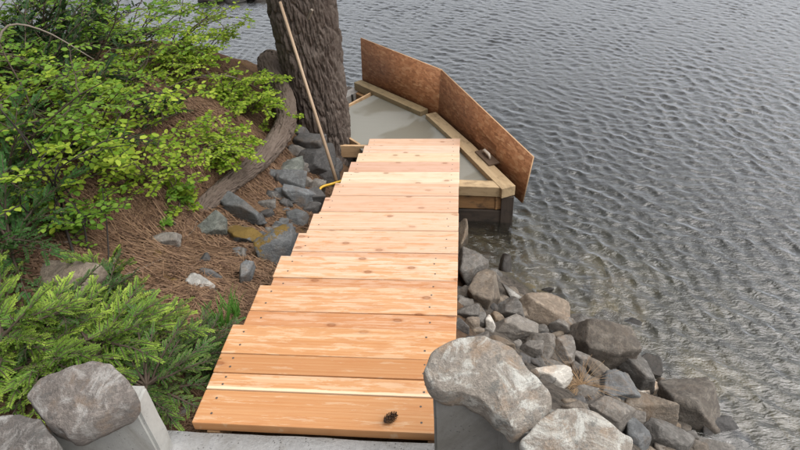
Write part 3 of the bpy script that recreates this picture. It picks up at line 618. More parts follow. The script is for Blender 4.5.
def slab_stone(name, outline, ztop, thick, mat, label, seed, dome=.02, tilt=.45, y0=-.12):
    """irregular stone from a top outline given in plan (world xy); rounded edges, lumpy top"""
    O = np.array(outline, float); c = O.mean(0); nseg = 96; Oc = np.vstack([O, O[:1]]); sl_ = np.concatenate([[0], np.cumsum(np.linalg.norm(np.diff(Oc, axis=0), axis=1))]); tt = np.linspace(0, sl_[-1], nseg + 1)[:-1]
    P = np.stack([np.interp(tt, sl_, Oc[:, q]) for q in (0, 1)], -1); P = .5 * P + .25 * (np.roll(P, 1, 0) + np.roll(P, -1, 0))
    P = P + .006 * np.stack([fbm(np.c_[P * 22, P[:, 0] * 0], 3, seed), fbm(np.c_[P * 22, P[:, 0] * 0 + 4], 3, seed + 3)], -1)
    V = []; prof = [(0.001, 1)] + [(t, 1) for t in np.linspace(.08, .93, 16)] + [(.965, .985), (.985, .94), (.996, .86), (1., .72), (.995, .45), (.97, .18), (.9, .0)]
    for s_, zz in prof:
        q = c + (P - c) * s_; z = ztop - thick * (1 - zz) + dome * (1 - s_ ** 2) * (zz > .9); V.append(np.c_[q, np.full(nseg, 0) + z])
    V = np.concatenate(V); nn = fbm(V * 9, 4, seed); n2 = fbm(V * 30, 3, seed + 2); V[:, 2] += nn * .011 + n2 * .005; V[:, :2] += (fbm(V * 16 + 5, 3, seed + 4) * .008)[:, None]
    V[:, 2] += (V[:, 1] - y0) * tilt
    k = np.arange(nseg); F = []
    for i in range(len(prof) - 1): F.append(np.stack([i * nseg + k, (i + 1) * nseg + k, (i + 1) * nseg + (k + 1) % nseg, i * nseg + (k + 1) % nseg], 1))
    b0 = (len(prof) - 1) * nseg; V = np.vstack([V, [[c[0], c[1], ztop - thick]]]); F2 = np.stack([b0 + k, np.full(nseg, len(V) - 1), b0 + (k + 1) % nseg], 1)
    ctr = np.array([c[0], c[1], ztop - thick + (c[1] - y0) * tilt]); V[-1, 2] = ctr[2]; o = obj(name, mesh_np(name, V - ctr, [np.concatenate(F), F2], True), MAT[mat]); o.location = ctr
    return tag(o, label, 'stone')
def outl(pts, z, tilt=.45, y0=-.12):
    out = []
    for x, y in pts:
        d = ray(x, y); t = (z + tilt * (CC[1] - y0) - CC[2]) / (d[2] - tilt * d[1]); out.append((CC + t * d)[:2])
    return out
slab_stone('capstone', outl([(424, 372), (430, 352), (455, 338), (480, 335), (505, 341), (520, 356), (540, 376), (552, 391), (553, 404), (535, 420), (515, 433), (505, 418), (478, 396), (458, 390), (440, 392), (428, 385)], .385), .385, .07, 'cap', 'big pale grey lichened capstone on the dark concrete pier', 21, .012)
slab_stone('capstone', outl([(521, 441), (535, 424), (556, 410), (577, 405), (588, 406), (612, 421), (634, 438), (630, 455), (600, 475), (540, 470)], .36), .36, .07, 'cap', 'flat pale capstone beside the big lichened capstone', 33, .008)
slab_stone('boulder', outl([(24, 395), (38, 378), (70, 368), (98, 358), (112, 359), (126, 378), (135, 396), (130, 404), (100, 418), (75, 432), (62, 434), (45, 418)], .33), .33, .085, 'cap_brown', 'brown-grey lichened boulder on the pale concrete pier among the fir boughs', 45, .018)
slab_stone('boulder', outl([(-25, 425), (0, 414), (20, 414), (40, 420), (58, 438), (62, 460), (40, 480), (-20, 480)], .31), .31, .25, 'cap_brown', 'low dark grey stone touching the brown-grey boulder by the landing', 52, .012)

# ------------------------------------------------------------------ cement pad, timber crib and form panels
PZ = -1.03; KZ = -.985
pad = [at(331, 116, PZ)[:2], at(381, 91, PZ)[:2], at(409, 100, PZ)[:2], at(505, 190, PZ)[:2] + np.array([-.02, .07]), (.3, 3.03), (-.1, 3.62)]
o = obj('cement_pad', prism([tuple(p) for p in pad], -1.25, PZ, .003), MAT['pad']); tag(o, 'freshly poured grey cement pad inside the timber crib', 'slab')
crib = thing('timber_crib', 'timber crib standing in the lake around the fresh cement pad', 'crib', (.6, 4., -1.4))
kA, kB, kC, kD = at(361, 80, KZ), at(413, 98, KZ), at(470, 142, KZ), at(515.5, 186, KZ)
def inset(p, q, dist):
    d = (q - p)[:2]; d /= np.linalg.norm(d); nrm_ = np.array([-d[1], d[0], 0]); nrm_ = -nrm_ if nrm_ @ (np.array([.3, 3.6, 0]) - np.array([*p[:2], 0])) < 0 else nrm_; return nrm_ * dist
def kerb(p, q, wd, mat, top=KZ, ht=.088, name='kerb_timber', e0=0, e1=0):
    i_ = inset(p, q, wd / 2); d = (q - p) / np.linalg.norm(q - p); a = p + i_ - d * e0; b = q + i_ + d * e1; a[2] = b[2] = top - ht / 2
    return add_bar(name, a, b, wd, ht, MAT[mat], crib)
kB2 = at(437, 113, KZ)
kerb(kA, kB2, .10, 'kerb', KZ + .004, e1=-.13); 
kerb(kB2, kC, .11, 'kerb2', e0=.03, e1=-.004)
kerb(kC, kD, .12, 'kerb2', KZ + .003, e0=-.002, e1=.0)
F0 = np.array([.4, 2.935, KZ]); F1 = np.array([kD[0] - .005, kD[1] - .012, KZ]); 
add_bar('kerb_timber', F0 + [0, .05, -.046], F1 + [-.05, .036, -.046], .10, .088, MAT['kerb2'], crib)
# wall courses below
for zc, ht, mt in ((-1.145, .135, 'crib'), (-1.285, .13, 'crib_dark'), (-1.45, .18, 'crib_dark')):
    a = F0.copy(); b = F1.copy() - [.09, 0, 0]; a[2] = b[2] = zc; dy = {-1.145: .068, -1.285: .06, -1.45: .075}[zc]
    add_bar('wall_timber', a + [0, dy, 0], b + [0, dy, 0], .11, ht, MAT[mt], crib, .008)
    for p, q in ((kA, kB2), (kB2, kD)):
        i_ = inset(p, q, .075); a, b = p + i_, q + i_; a[2] = b[2] = zc; d = (b - a) / np.linalg.norm(b - a)
        add_bar('wall_timber', a, b - d * .06, .12, ht, MAT[mt], crib, .008)
add_bar('corner_post', (kD[0] - .055, kD[1] + .028, -1.9), (kD[0] - .055, kD[1] + .028, -1.079), .10, .09, MAT['crib_dark'], crib, .006, up=(0, 1, 0))
def panel(name, b0, b1, t0, t1, thick, label):
    b0, b1, t0, t1 = [np.array(v, float) for v in (b0, b1, t0, t1)]
    x = (b1 - b0) / np.linalg.norm(b1 - b0); nn = np.cross(x, (t0 + t1) / 2 - (b0 + b1) / 2); nn /= np.linalg.norm(nn); zz = np.cross(nn, x) * 1.; zz = np.cross(x, nn) * -1 if zz[2] < 0 else zz
    ctr = (b0 + b1) / 2; V = []
    for off in (0, thick):
        for p in (b0, b1, t1, t0): V.append(p - nn * off * (1 if nn[1] < 0 else -1) - ctr)
    m = np.stack([x, np.cross(zz, x), zz]); V = np.array(V) @ m.T
    F = np.array([[0, 1, 2, 3], [7, 6, 5, 4], [0, 4, 5, 1], [1, 5, 6, 2], [2, 6, 7, 3], [3, 7, 4, 0]])
    me = mesh_np(name, V, [F]); me.materials.append(MAT['osb']); me.materials.append(MAT['osb_edge'])
    for i, pl in enumerate(me.polygons): pl.material_index = 0 if i < 2 else 1
    bm = bmesh.new(); bm.from_mesh(me); bmesh.ops.recalc_face_normals(bm, faces=bm.faces[:]); bm.to_mesh(me); bm.free()
    o = bpy.data.objects.new(name, me); COL.objects.link(o); mm = Matrix.Identity(4)
    for i in range(3): mm[i][0], mm[i][1], mm[i][2], mm[i][3] = x[i], np.cross(zz, x)[i], zz[i], ctr[i]
    o.matrix_world = mm; return tag(o, label, 'panel')
out1 = -inset(kA, kB2, .006); out2 = -inset(kB2, kD, .006)
tA = aty(360, 38, kA[1] + .02); tB = aty(441, 70, kB2[1] + .02); pE = at(522, 203, -1.17); tE = aty(533, 157, pE[1] + .02)
lowA, lowB = kA + out1, kB2 + out1; lowA[2] = lowB[2] = -1.16
panel('strand_board_panel', lowA + [0, 0, 0], lowB, tA + out1, tB + out1, .012, 'rust-brown strand board panel standing at the far end of the cement pad')
lowB2 = kB2 + out2 + [-.006, .004, 0]; lowB2[2] = -1.16
panel('strand_board_panel', lowB2, pE, tB + out2 + [-.006, .004, 0], tE, .012, 'rust-brown strand board panel along the lake side with a pale top edge')
# thin form boards on the shore side of the pad
fb = [at(331, 116, PZ), at(356, 103.5, PZ), at(379, 90, PZ)]
o = add_bar('form_board', fb[0] + [-.012, .004, -.028], fb[2] + [-.01, .01, -.028], .02, .085, MAT['form'], None); tag(o, 'thin pale form board along the shore side of the cement pad', 'board')
o = add_bar('form_board', at(338, 131, PZ) + [-.012, 0, -.035], at(361, 145.5, PZ) + [-.012, 0, -.035], .022, .10, MAT['form'], None); tag(o, 'short pale form board beside the tree trunk base', 'board')
o = add_bar('form_board', at(340, 147, PZ) + [0, 0, -.04], at(366, 147.5, PZ) + [.08, 0, -.04], .03, .12, MAT['form'], None); tag(o, 'short form board showing under the last stair treads', 'board')
o = add_bar('weathered_timber', at(325, 110, -1.12), at(357, 93, -1.12), .12, .10, MAT['grey'], None); tag(o, 'weathered grey timber lying behind the cement pad by the tree', 'timber')
o = add_bar('weathered_timber', at(333, 100, -1.2), at(352, 91, -1.2), .10, .10, MAT['crib_dark'], None); tag(o, 'dark weathered timber at the water behind the grey timber', 'timber')
p = at(352.5, 99, -1.0); o = add_bar('iron_bolt', p - [0, 0, .12], p + [0, 0, .05], .022, .022, MAT['iron'], None, up=(0, 1, 0)); tag(o, 'black iron bolt standing in the weathered timber by the pad', 'bolt')
# hand float on the kerb
fl = thing('hand_float', 'wooden hand float with pale handle resting on the crib timber', 'trowel', at(487, 158, KZ + .004))
d = (kD - kC) / np.linalg.norm(kD - kC); ang = math.atan2(d[1], d[0]); fl.rotation_euler = (0, 0, ang)
o = obj('blade', bev_box(.26, .10, .014, .003), MAT['float_wood'], fl); o.location = (0, 0, .007)
Vh, Fh = tube([(-.07, 0, .014), (-.065, 0, .04), (-.05, 0, .05), (.03, 0, .05), (.045, 0, .04), (.05, 0, .014)], [.009, .010, .013, .013, .010, .009], 10); obj('handle', mesh_np('handle', Vh, Fh, True), MAT['float_handle'], fl)

# ------------------------------------------------------------------ big tree: trunk, exposed root, limbs, crown
tb = np.array([-.44, 3.80, -1.25]); tree = thing('pine_tree', 'thick furrowed pine trunk at the water edge behind the stairs', 'tree', tb)
def bark_tube(path, rads, na, nl, amp, fth, fl_, seed, plates=None):
    P = curve_pts(path, nl); t = np.linspace(0, 1, nl); r = np.interp(t * (len(rads) - 1), np.arange(len(rads)), rads)
    T = np.gradient(P, axis=0); T /= np.linalg.norm(T, axis=1)[:, None]; L = np.concatenate([[0], np.cumsum(np.linalg.norm(np.diff(P, axis=0), axis=1))])
    ref = np.array([0., 1, 0]); V = np.zeros((nl, na, 3)); a = np.arange(na) * 2 * np.pi / na
    for i in range(nl):
        u = ref - T[i] * (ref @ T[i]); u /= np.linalg.norm(u); v = np.cross(T[i], u)
        V[i] = np.cos(a)[:, None] * u + np.sin(a)[:, None] * v
    A_, L_ = np.meshgrid(a, L); q = np.stack([np.cos(A_) * fth, np.sin(A_) * fth, L_ * fl_], -1)
    wv = q + .9 * np.stack([fbm(q * .6, 2, seed), fbm(q * .6 + 3, 2, seed + 1), fbm(q * .5 + 6, 2, seed + 2)], -1)
    rg = np.abs(fbm(wv, 2, seed + 3)); fur = np.clip(rg * 3.2, 0, 1) ** .6                  # furrows where the noise crosses zero
    if plates:
        cu = A_ * r[:, None] / plates[0] + .55 * fbm(q * .8, 3, seed + 1); cv = L_ / plates[1] + .55 * fbm(q * .8 + 9, 3, seed + 2); iu = np.floor(cu).astype(np.int64); iv = np.floor(cv).astype(np.int64)
        F1 = np.full(cu.shape, 9.); F2 = F1.copy()
        for du in (-1, 0, 1):
            for dv in (-1, 0, 1):
                gx = iu + du + .1 + .8 * hash3(iu + du, iv + dv, iu * 0, seed); gy = iv + dv + .1 + .8 * hash3(iu + du, iv + dv, iu * 0 + 1, seed); dd_ = np.hypot(cu - gx, cv - gy)
                F2 = np.where(dd_ < F1, F1, np.minimum(F2, dd_)); F1 = np.minimum(F1, dd_)
        fur = np.clip((F2 - F1) / .30, 0, 1) ** .7 * .55 + fur * .45
    h = (fur - .7) * amp + fbm(q * 3, 3, seed + 7) * amp * .35 + fbm(q * 9, 2, seed + 8) * amp * .15
    flare = fbm(np.stack([np.cos(A_) * 1.3, np.sin(A_) * 1.3, L_ * .5], -1), 2, seed + 9) * .13
    R_ = r[:, None] * (1 + flare) + h
    W = P[:, None, :] + V * R_[..., None]; k = np.arange(na); Fq = []
    for i in range(nl - 1): Fq.append(np.stack([i * na + k, i * na + (k + 1) % na, (i + 1) * na + (k + 1) % na, (i + 1) * na + k], 1))
    return W.reshape(-1, 3), [np.concatenate(Fq)]
Vt, Ft = bark_tube(np.array([(-.47, 3.78, -1.45), (-.46, 3.79, -1.1), (-.46, 3.80, -.7), (-.48, 3.81, -.1), (-.50, 3.82, .5), (-.52, 3.83, 1.6)]), [.33, .255, .25, .265, .27, .255], 360, 620, .042, 7.5, 5.0, 31, (.05, .27))
trunk = obj('trunk', mesh_np('trunk', Vt - tb, Ft, True), MAT['bark'], tree)
Vt, Ft = tube([(-.52, 3.83, 1.55), (-.56, 3.86, 3), (-.6, 3.9, 6), (-.62, 3.95, 9.5)], [.26, .22, .16, .03], 24); obj('upper_trunk', mesh_np('upper_trunk', Vt - tb, Ft, True), MAT['bark'], tree)
rp = [np.array([-.52, 3.72, -.50]), at(270, 62, -.36), at(283, 100, -.46), at(284, 128, -.52), at(264, 156, -.50), at(232, 182, -.42), at(196, 214, -.365), at(164, 240, -.30), at(140, 256, -.27)]
Vt, Ft = bark_tube(np.array(rp), [.11, .105, .095, .082, .07, .06, .052, .042, .018], 120, 420, .018, 4.5, 9., 57); ro = obj('exposed_root', mesh_np('root', Vt - tb, Ft, True), MAT['bark_root'], tree); ro['label'] = 'pale bark root curving down the bank from the trunk'
b = aty(311, 13, 3.5); o = add_bar('broken_branch_stub', b + [-.03, -.0, -.045], b + [.02, -.03, .035], .022, .022, MAT['twig_grey'], tree, .005); o.parent = trunk
cr = MB(); lb = MB(); tr_ = random.Random(9)
for i in range(34):
    z = 3.6 + 5.6 * i / 33; a = i * 2.4; L = (2.6 - 1.9 * i / 33) * tr_.uniform(.75, 1.1); base = np.array([-.6, 3.9, z]); dr = np.array([math.cos(a), math.sin(a), -.12])
    pts = [base, base + dr * L * .5 + [0, 0, .08], base + dr * L + [0, 0, -.1]]; Vl, Fl = tube(pts, [.035, .02, .006], 6); lb.add(Vl - tb, Fl)
    for j in range(34):
        t = tr_.uniform(.25, 1.05); c = base + dr * L * t + np.array([tr_.gauss(0, .16), tr_.gauss(0, .16), tr_.gauss(0, .07)]) * L / 2
        for q_ in range(7):
            v1 = np.array([tr_.gauss(0, 1), tr_.gauss(0, 1), tr_.gauss(0, .6)]); v1 /= np.linalg.norm(v1); v2 = np.cross(v1, [tr_.gauss(0, 1), tr_.gauss(0, 1), 1]); v2 /= np.linalg.norm(v2)
            cr.add(np.array([c - v2 * .012, c + v2 * .012, c + v1 * .17]) - tb, [np.array([[0, 1, 2]])])
obj('limbs', lb.mesh('limbs', True), MAT['bark'], tree); obj('crown', cr.mesh('crown'), MAT['dark'], tree)

# ------------------------------------------------------------------ long handled tool
hb = at(336.5, 181, -.80); ht_ = aty(280, 2, 3.44)
tl = thing('long_handled_tool', 'long wooden-handled yard tool with yellow head leaning on the pine trunk', 'tool', hb)
me, m_ = None, None
Vh, Fh = tube([hb, hb + (ht_ - hb) * .5, ht_], [.0135, .0125, .012], 10); obj('handle', mesh_np('handle', Vh - hb, Fh, True), MAT['handle'], tl)
ya, yb, yc = at(343, 180.5, -.79), at(322, 187, -.79), at(318.5, 192, -.80)
Vh, Fh = tube(curve_pts([ya, (ya + yb) / 2, yb, yc], 14), [.010] * 14, 8); obj('head', mesh_np('head', Vh - hb, Fh, True), MAT['yellow'], tl)

# ------------------------------------------------------------------ vegetation
def leaf_geo(c, d, nrm_, L, W):
    d = d / np.linalg.norm(d); s_ = np.cross(nrm_, d); s_ /= np.linalg.norm(s_) + 1e-9; n_ = np.cross(d, s_)
    V = np.array([c, c + d * L * .3 + s_ * W * .5 + n_ * .06 * L, c + d * L * .7 + s_ * W * .42 + n_ * .05 * L, c + d * L - n_ * .06 * L, c + d * L * .7 - s_ * W * .42 + n_ * .05 * L, c + d * L * .3 - s_ * W * .5 + n_ * .06 * L, c + d * L * .5 - n_ * .02 * L])
    return V, [np.array([[0, 1, 6], [1, 2, 6], [2, 3, 6], [3, 4, 6], [4, 5, 6], [5, 0, 6]])]
def shrub(base, h, spread, nst, nleaf, L, mat, label, seed, lean=(0, 0), twig='twig', name='leafy_shrub', group='leafy shrubs on the bank', up=.75):
    r = random.Random(seed); t = thing(name, label, 'shrub', base, group); st_ = MB(); lf = MB()
    def stem(p0, dr, ln, rad, lev):
        n = 7; pts = [np.array(p0)]; d = np.array(dr, float)
        for i in range(n - 1):
            d = d + np.array([r.gauss(0, .16), r.gauss(0, .16), r.gauss(0, .10) - .07]); d /= np.linalg.norm(d); pts.append(pts[-1] + d * ln / (n - 1))
        V, F = tube(pts, np.linspace(rad, rad * .35, n), 5, False); st_.add(V, F)
        if lev < 2:
            for _ in range(4 if lev == 0 else 3):
                i = r.randint(2, n - 1); a = r.uniform(0, 6.28); stem(pts[i], np.array([math.cos(a), math.sin(a), r.uniform(.0, .5)]) + .4 * d, ln * r.uniform(.35, .55), rad * .5, lev + 1)
        if lev >= 1:
            k = nleaf
            for j in range(k):
                u = (j + .5) / k * (n - 1); i = min(int(u), n - 2); c = pts[i] + (pts[i + 1] - pts[i]) * (u - i); td = pts[i + 1] - pts[i]; td /= np.linalg.norm(td)
                sd_ = np.cross(td, [0, 0, 1]); sd_ = sd_ / (np.linalg.norm(sd_) + 1e-6) * (1 if j % 2 else -1)
                dd = sd_ * r.uniform(.7, 1.1) + td * r.uniform(.2, .7) + np.array([r.gauss(0, .25), r.gauss(0, .25), r.gauss(-.05, .2)])
                nn = np.array([r.gauss(0, .35), r.gauss(0, .35), 1.]); s_ = L * r.choice([.5, .8, 1., 1.1, 1.25]) * r.uniform(.85, 1.1)
                V, F = leaf_geo(c + dd * .12 * L, dd, nn, s_, s_ * r.uniform(.55, .78)); lf.add(V, F)
    for i in range(nst):
        a = r.uniform(0, 6.28); d = np.array([math.cos(a) * spread / h + lean[0], math.sin(a) * spread / h + lean[1], up]); stem((r.gauss(0, .04), r.gauss(0, .04), -.03), d, h * r.uniform(.7, 1.15), .0065, 0)
    obj('stems', st_.mesh('stems', True), MAT[twig], t); obj('foliage', lf.mesh('foliage', True), MAT[mat], t); return t
SH = [((150,175),.42,.36,9,9,.034,'leaf','bright green small-leaved shrub above the exposed root',(0.1,0)),
 ((118,110),.55,.42,9,9,.036,'leaf','bright green shrub behind the shrub above the root',(.1,0)),
 ((205,150),.30,.32,8,8,.034,'leaf','low bright shrub spilling towards the pine trunk',(.3,-.1)),
 ((238,112),.34,.34,9,8,.036,'leaf','bright shrub in front of the lake left of the pine trunk',(.35,0)),
 ((190,75),.55,.40,10,9,.040,'leaf','tall bright shrub against the dark lake water',(-.1,.1)),
 ((55,215),.62,.30,7,8,.040,'leaf','thin dark-stemmed shrub with bright leaves over the half-buried boulder',(-.1,.1)),
 ((15,165),.70,.36,8,8,.042,'leaf2','mid green shrub at the top of the bank beside dark conifers',(.1,0)),
 ((80,90),.75,.5,10,9,.040,'leaf2','mid green shrub on the bank behind the thin-stemmed shrub',(0,0)),
 ((130,45),.8,.55,10,9,.042,'leaf2','mid green shrub at the back of the bank near the lake',(.1,0)),
 ((30,60),.9,.5,10,9,.042,'leaf2','tall mid green shrub at the upper bank',(0,0)),
 ((272,130),.20,.16,5,7,.034,'leaf','small leafy sprig hanging beside the pale root',(.4,-.2)),
 ((165,215),.16,.16,4,6,.034,'leaf2','tiny leafy sprig on the bare slope above the root',(0,0)),
 ((178,198),.20,.18,5,7,.036,'leaf','bright leafy shrub hanging over the middle of the root',(.25,-.2)),
 ((120,160),.44,.36,9,9,.036,'leaf','bright shrub on the open slope above the flat pale stone',(.1,-.1)),
 ((160,60),.6,.45,11,9,.040,'leaf','bright shrub crowding the dark evergreens near the lake',(.1,0)),
 ((225,95),.36,.36,9,9,.036,'leaf','bright shrub reaching over the bank edge to the lake',(.2,.1)),
 ((85,135),.5,.4,9,9,.038,'leaf','bright shrub between the dark-stemmed shrub and the open slope',(0,0)),
 ((95,225),.34,.12,4,6,.036,'leaf2','small dark-stemmed leafy sapling near the young fir',(.1,0))]
for i, (pp, h, sp, nst, nl, L, mt, lb_, ln) in enumerate(SH):
    shrub(hit(*pp), h, sp, nst, int(nl * 1.5), L * .74, mt, lb_, 900 + i, ln, 'twig_dark' if i in (5, 17) else 'twig')
# needle sprig template: twig along +x, needles in two flat-ish ranks
def sprig_tpl(nn, nl, seed, flat=.35, wid=.0014):
    r = random.Random(seed); V = []; F = []; fr_ = []
    for i in range(nn):
        t = .08 + .92 * i / nn; sgn = 1 if i % 2 else -1; x = t; a = math.radians(r.uniform(42, 62)) * (1 - .35 * t)
        d = np.array([math.cos(a), sgn * math.sin(a), r.gauss(.15, flat)]); d /= np.linalg.norm(d); L = nl * (1.1 - .45 * t) * r.uniform(.85, 1.1); s_ = np.cross(d, [0, 0, 1.]); s_ /= np.linalg.norm(s_)
        b = len(V); V += [np.array([x, 0, 0]) - s_ * wid, np.array([x, 0, 0]) + s_ * wid, np.array([x, 0, 0]) + d * L * .75 + s_ * wid, np.array([x, 0, 0]) + d * L, np.array([x, 0, 0]) + d * L * .75 - s_ * wid]; F.append([b, b + 1, b + 2, b + 3, b + 4]); fr_ += [t] * 5
    return np.array(V), np.array(F), np.array(fr_)
def conifer(base, name, label, mat, seed, boughs, len_, spr_len, nlen, up=(.15, .6), az=(0, 6.28), fresh=1., dens=1., wid=.022, droop=.12, group=None, zoff=0., twig='twig', nn=46):
    r = random.Random(seed); t = thing(name, label, 'conifer', base, group); st_ = MB(); lf = MB(); tp = [sprig_tpl(nn, nlen / spr_len, seed + q, wid=wid) for q in range(4)]
    def spr(p, d, L, fresh_):
        d = d / np.linalg.norm(d); side = np.cross([0, 0, 1.], d); side /= np.linalg.norm(side) + 1e-6; n_ = np.cross(d, side); roll = r.gauss(0, .35); s2 = side * math.cos(roll) + n_ * math.sin(roll); n2 = np.cross(d, s2)
        Vt_, Ft_, fr_ = tp[r.randrange(4)]; V = p + L * (Vt_[:, :1] * d + Vt_[:, 1:2] * s2 + Vt_[:, 2:] * n2); V[:, 2] -= droop * L * np.repeat(fr_.reshape(-1, 5)[:, :1], 5, 1).ravel() ** 2
        lf.add(V, [Ft_], np.clip((fr_ - .08) * 1.7, 0, 1) * fresh_)
        Vs, Fs = tube([p, p + d * L * .5, p + d * L * .97 - [0, 0, droop * L * .8]], [.0022, .0018, .001], 4, False); st_.add(Vs, Fs)
    for b in range(boughs):
        a = r.uniform(*az); el = r.uniform(*up); L = len_ * r.uniform(.6, 1.15); d = np.array([math.cos(a) * math.cos(el), math.sin(a) * math.cos(el), math.sin(el)]); n = 8
        pts = [np.array([0, 0, zoff + r.uniform(0, .04)])]
        for i in range(n): d = d + np.array([r.gauss(0, .08), r.gauss(0, .08), -.05]); d /= np.linalg.norm(d); pts.append(pts[-1] + d * L / n)
        V, F = tube(pts, np.linspace(.006, .002, n + 1), 5, False); st_.add(V, F)
        m_n = int(max(5, L / spr_len * 3.2 * dens)); fb_ = fresh * r.uniform(.3, 1.)
        for j in range(m_n):
            u = (.12 + .88 * (j + 1) / m_n) * n; i = min(int(u), n - 1); p = pts[i] + (pts[i + 1] - pts[i]) * (u - i); td = pts[i + 1] - pts[i]; td /= np.linalg.norm(td); sd_ = np.cross(td, [0, 0, 1.]); sd_ /= np.linalg.norm(sd_) + 1e-6
            dd = td * r.uniform(.6, 1.) + sd_ * (1 if j % 2 else -1) * r.uniform(.6, .95) * (1 - .3 * u / n) + np.array([0, 0, r.gauss(.1, .18)]); spr(p, dd, spr_len * r.uniform(.6, 1.1) * (1.1 - .35 * u / n), fb_ * r.uniform(.5, 1.))
        spr(pts[-1], d, spr_len * .9, fb_)
    obj('branches', st_.mesh('branches', True), MAT[twig], t); obj('needles', lf.mesh('needles', False, 'fresh'), MAT[mat], t); return t
def G(px, py, dz=0): p = hit(px, py); return p + np.array([0, 0, dz])
CF_ = [((45,366),'low_fir','bright green low fir spreading behind the brown-grey boulder','fir',34,.33,.085,.020,(.15,.75),1.),
 ((95,352),'low_fir','bright tipped low fir between the boulder and the needle litter','fir',30,.27,.080,.019,(.15,.8),1.),
 ((5,345),'low_fir','bright low fir in front of the half-buried boulder','fir',30,.32,.085,.020,(.2,.8),.95),
 ((150,392),'low_juniper','dense juniper-like evergreen right behind the boulder beside the stairs','jun',44,.27,.060,.013,(.1,.8),.85),
 ((195,365),'low_juniper','dark juniper clump touching the upper stair boards','jun',44,.20,.050,.012,(.2,.9),.45),
 ((130,350),'low_fir','yellow-green low fir next to the juniper','fir',28,.27,.075,.018,(.2,.8),1.),
 ((105,300),'low_juniper','dark low evergreen under the young fir','jun',14,.20,.06,.013,(.2,.8),.15),
 ((60,318),'low_juniper','dark low evergreen below the half-buried boulder','jun',16,.24,.06,.013,(.2,.7),.3),
 ((112,284),'young_fir','little yellow-green young fir standing on the bare slope','fir',20,.18,.050,.013,(.4,1.3),1.),
 ((132,298),'young_fir','tiny pale young fir at the edge of the needle litter','fir',6,.10,.045,.012,(.2,1.),1.)]
for i, (pp, nm, lb_, mt, nb, ln, sl_, nl_, up, fs) in enumerate(CF_):
    conifer(G(*pp), nm, lb_, mt, 1200 + i, nb, ln * .88, sl_, nl_, up, fresh=fs, dens=1.35 if mt == 'fir' else 1.5, nn=46 if mt == 'fir' else 40)
DK = [((12,250),.34,24,'dark evergreen bough clump left of the half-buried boulder'),((10,190),.42,24,'dark evergreen bush on the slope above the half-buried boulder'),((75,150),.40,20,'dark evergreen under the thin-stemmed shrub'),
 ((40,90),.60,30,'dark evergreen bush in the shade of the upper bank'),((100,50),.65,30,'dark evergreen bush behind the mid green shrubs'),((20,30),.75,30,'dark evergreen bush at the far top of the bank'),((160,125),.26,16,'low dark evergreen under the bright shrub'),((65,10),.8,30,'dark evergreen bush farthest up the bank'),((130,90),.3,16,'dark ground evergreen beside the reddish litter'),((8,60),.7,30,'dark evergreen bush overgrown by the tall mid green shrub'),((115,15),.8,30,'dark evergreen bush at the bank top facing the lake'),((60,60),.6,26,'dark evergreen bush under the grey bare branch')]
for i, (pp, ln, nb, lb_) in enumerate(DK):
    conifer(G(*pp), 'dark_evergreen', lb_, 'dark' if i > 1 else 'jun', 1400 + i, nb, ln, .10, .020, (.1, 1.1), fresh=.1, dens=1.1, group='dark evergreens on the bank', wid=.03, nn=34)
def blades(base, n, h, spread, mat, name, label, cat, seed, w_=.006, curl=.5):
    r = random.Random(seed); mb = MB()
    for i in range(n):
        a = r.uniform(0, 6.28); d = np.array([math.cos(a), math.sin(a), 0]) * spread * r.random(); L = h * r.uniform(.5, 1.1); p = np.array([r.gauss(0, .012), r.gauss(0, .012), -.01]); s_ = np.array([-math.sin(a), math.cos(a), 0]); V = []
        for k in range(5): t = k / 4; c = p + d * t * (1 + curl * t) + np.array([0, 0, L * t * (1 - .35 * curl * t)]); ww = w_ * (1 - t) * .5 + .0004; V += [c - s_ * ww, c + s_ * ww]
        mb.add(np.array(V), [np.array([[2 * k, 2 * k + 1, 2 * k + 3, 2 * k + 2] for k in range(4)])])
    o = obj(name, mb.mesh(name), MAT[mat]); o.location = base; return tag(o, label, cat)
blades(hit(224, 330), 34, .20, .09, 'grass', 'fern_tuft', 'green ferny tuft growing against the stairs', 'fern', 3, .010, .4)
blades(hit(236, 318), 22, .15, .07, 'grass', 'fern_tuft', 'smaller green ferny tuft in the shade of the stair edge', 'fern', 4, .010, .4)
g_ = hit(578, 392); blades(g_ + [0, 0, .06], 150, .07, .085, 'dry', 'dry_grass_tuft', 'tuft of dry straw-coloured grass among the riprap behind the capstones', 'grass', 5, .0016, 2.2)
# dead twigs standing in the shrubs
def twig(pts, rad, label, mat='twig_grey'):
    V, F = tube(curve_pts(pts, 12), np.linspace(rad, rad * .4, 12), 6); P0 = np.array(pts[0]); o = obj('dead_branch', mesh_np('dead_branch', V - P0, F, True), MAT[mat]); o.location = P0; return tag(o, label, 'branch')
def lift(px, py, dz): p = hit(px, py); return p + np.array([0, 0, dz])
twig([lift(75, 260, -.02), lift(72, 235, .18), lift(66, 225, .42), lift(50, 220, .6)], .006, 'black dead stem standing behind the half-buried boulder', 'twig_dark')
twig([lift(88, 258, -.02), lift(92, 240, .15), lift(80, 235, .38), lift(60, 232, .6)], .005, 'black crooked dead stem beside the young fir', 'twig_dark')
twig([lift(108, 268, -.02), lift(118, 250, .15), lift(124, 240, .30)], .0045, 'thin black stem leaning over the young fir', 'twig_dark')
twig([lift(20, 120, .3), lift(45, 115, .48), lift(80, 120, .5), lift(120, 130, .42)], .007, 'grey bare branch arching through the shrubs')
twig([lift(28, 165, .0), lift(28, 160, .35), lift(26, 150, .62)], .009, 'grey dead upright stick among the shrub leaves')
twig([lift(205, 88, .1), lift(235, 92, .13), lift(262, 98, .08)], .008, 'grey fallen branch behind the bright shrub near the trunk')
tg = random.Random(21)
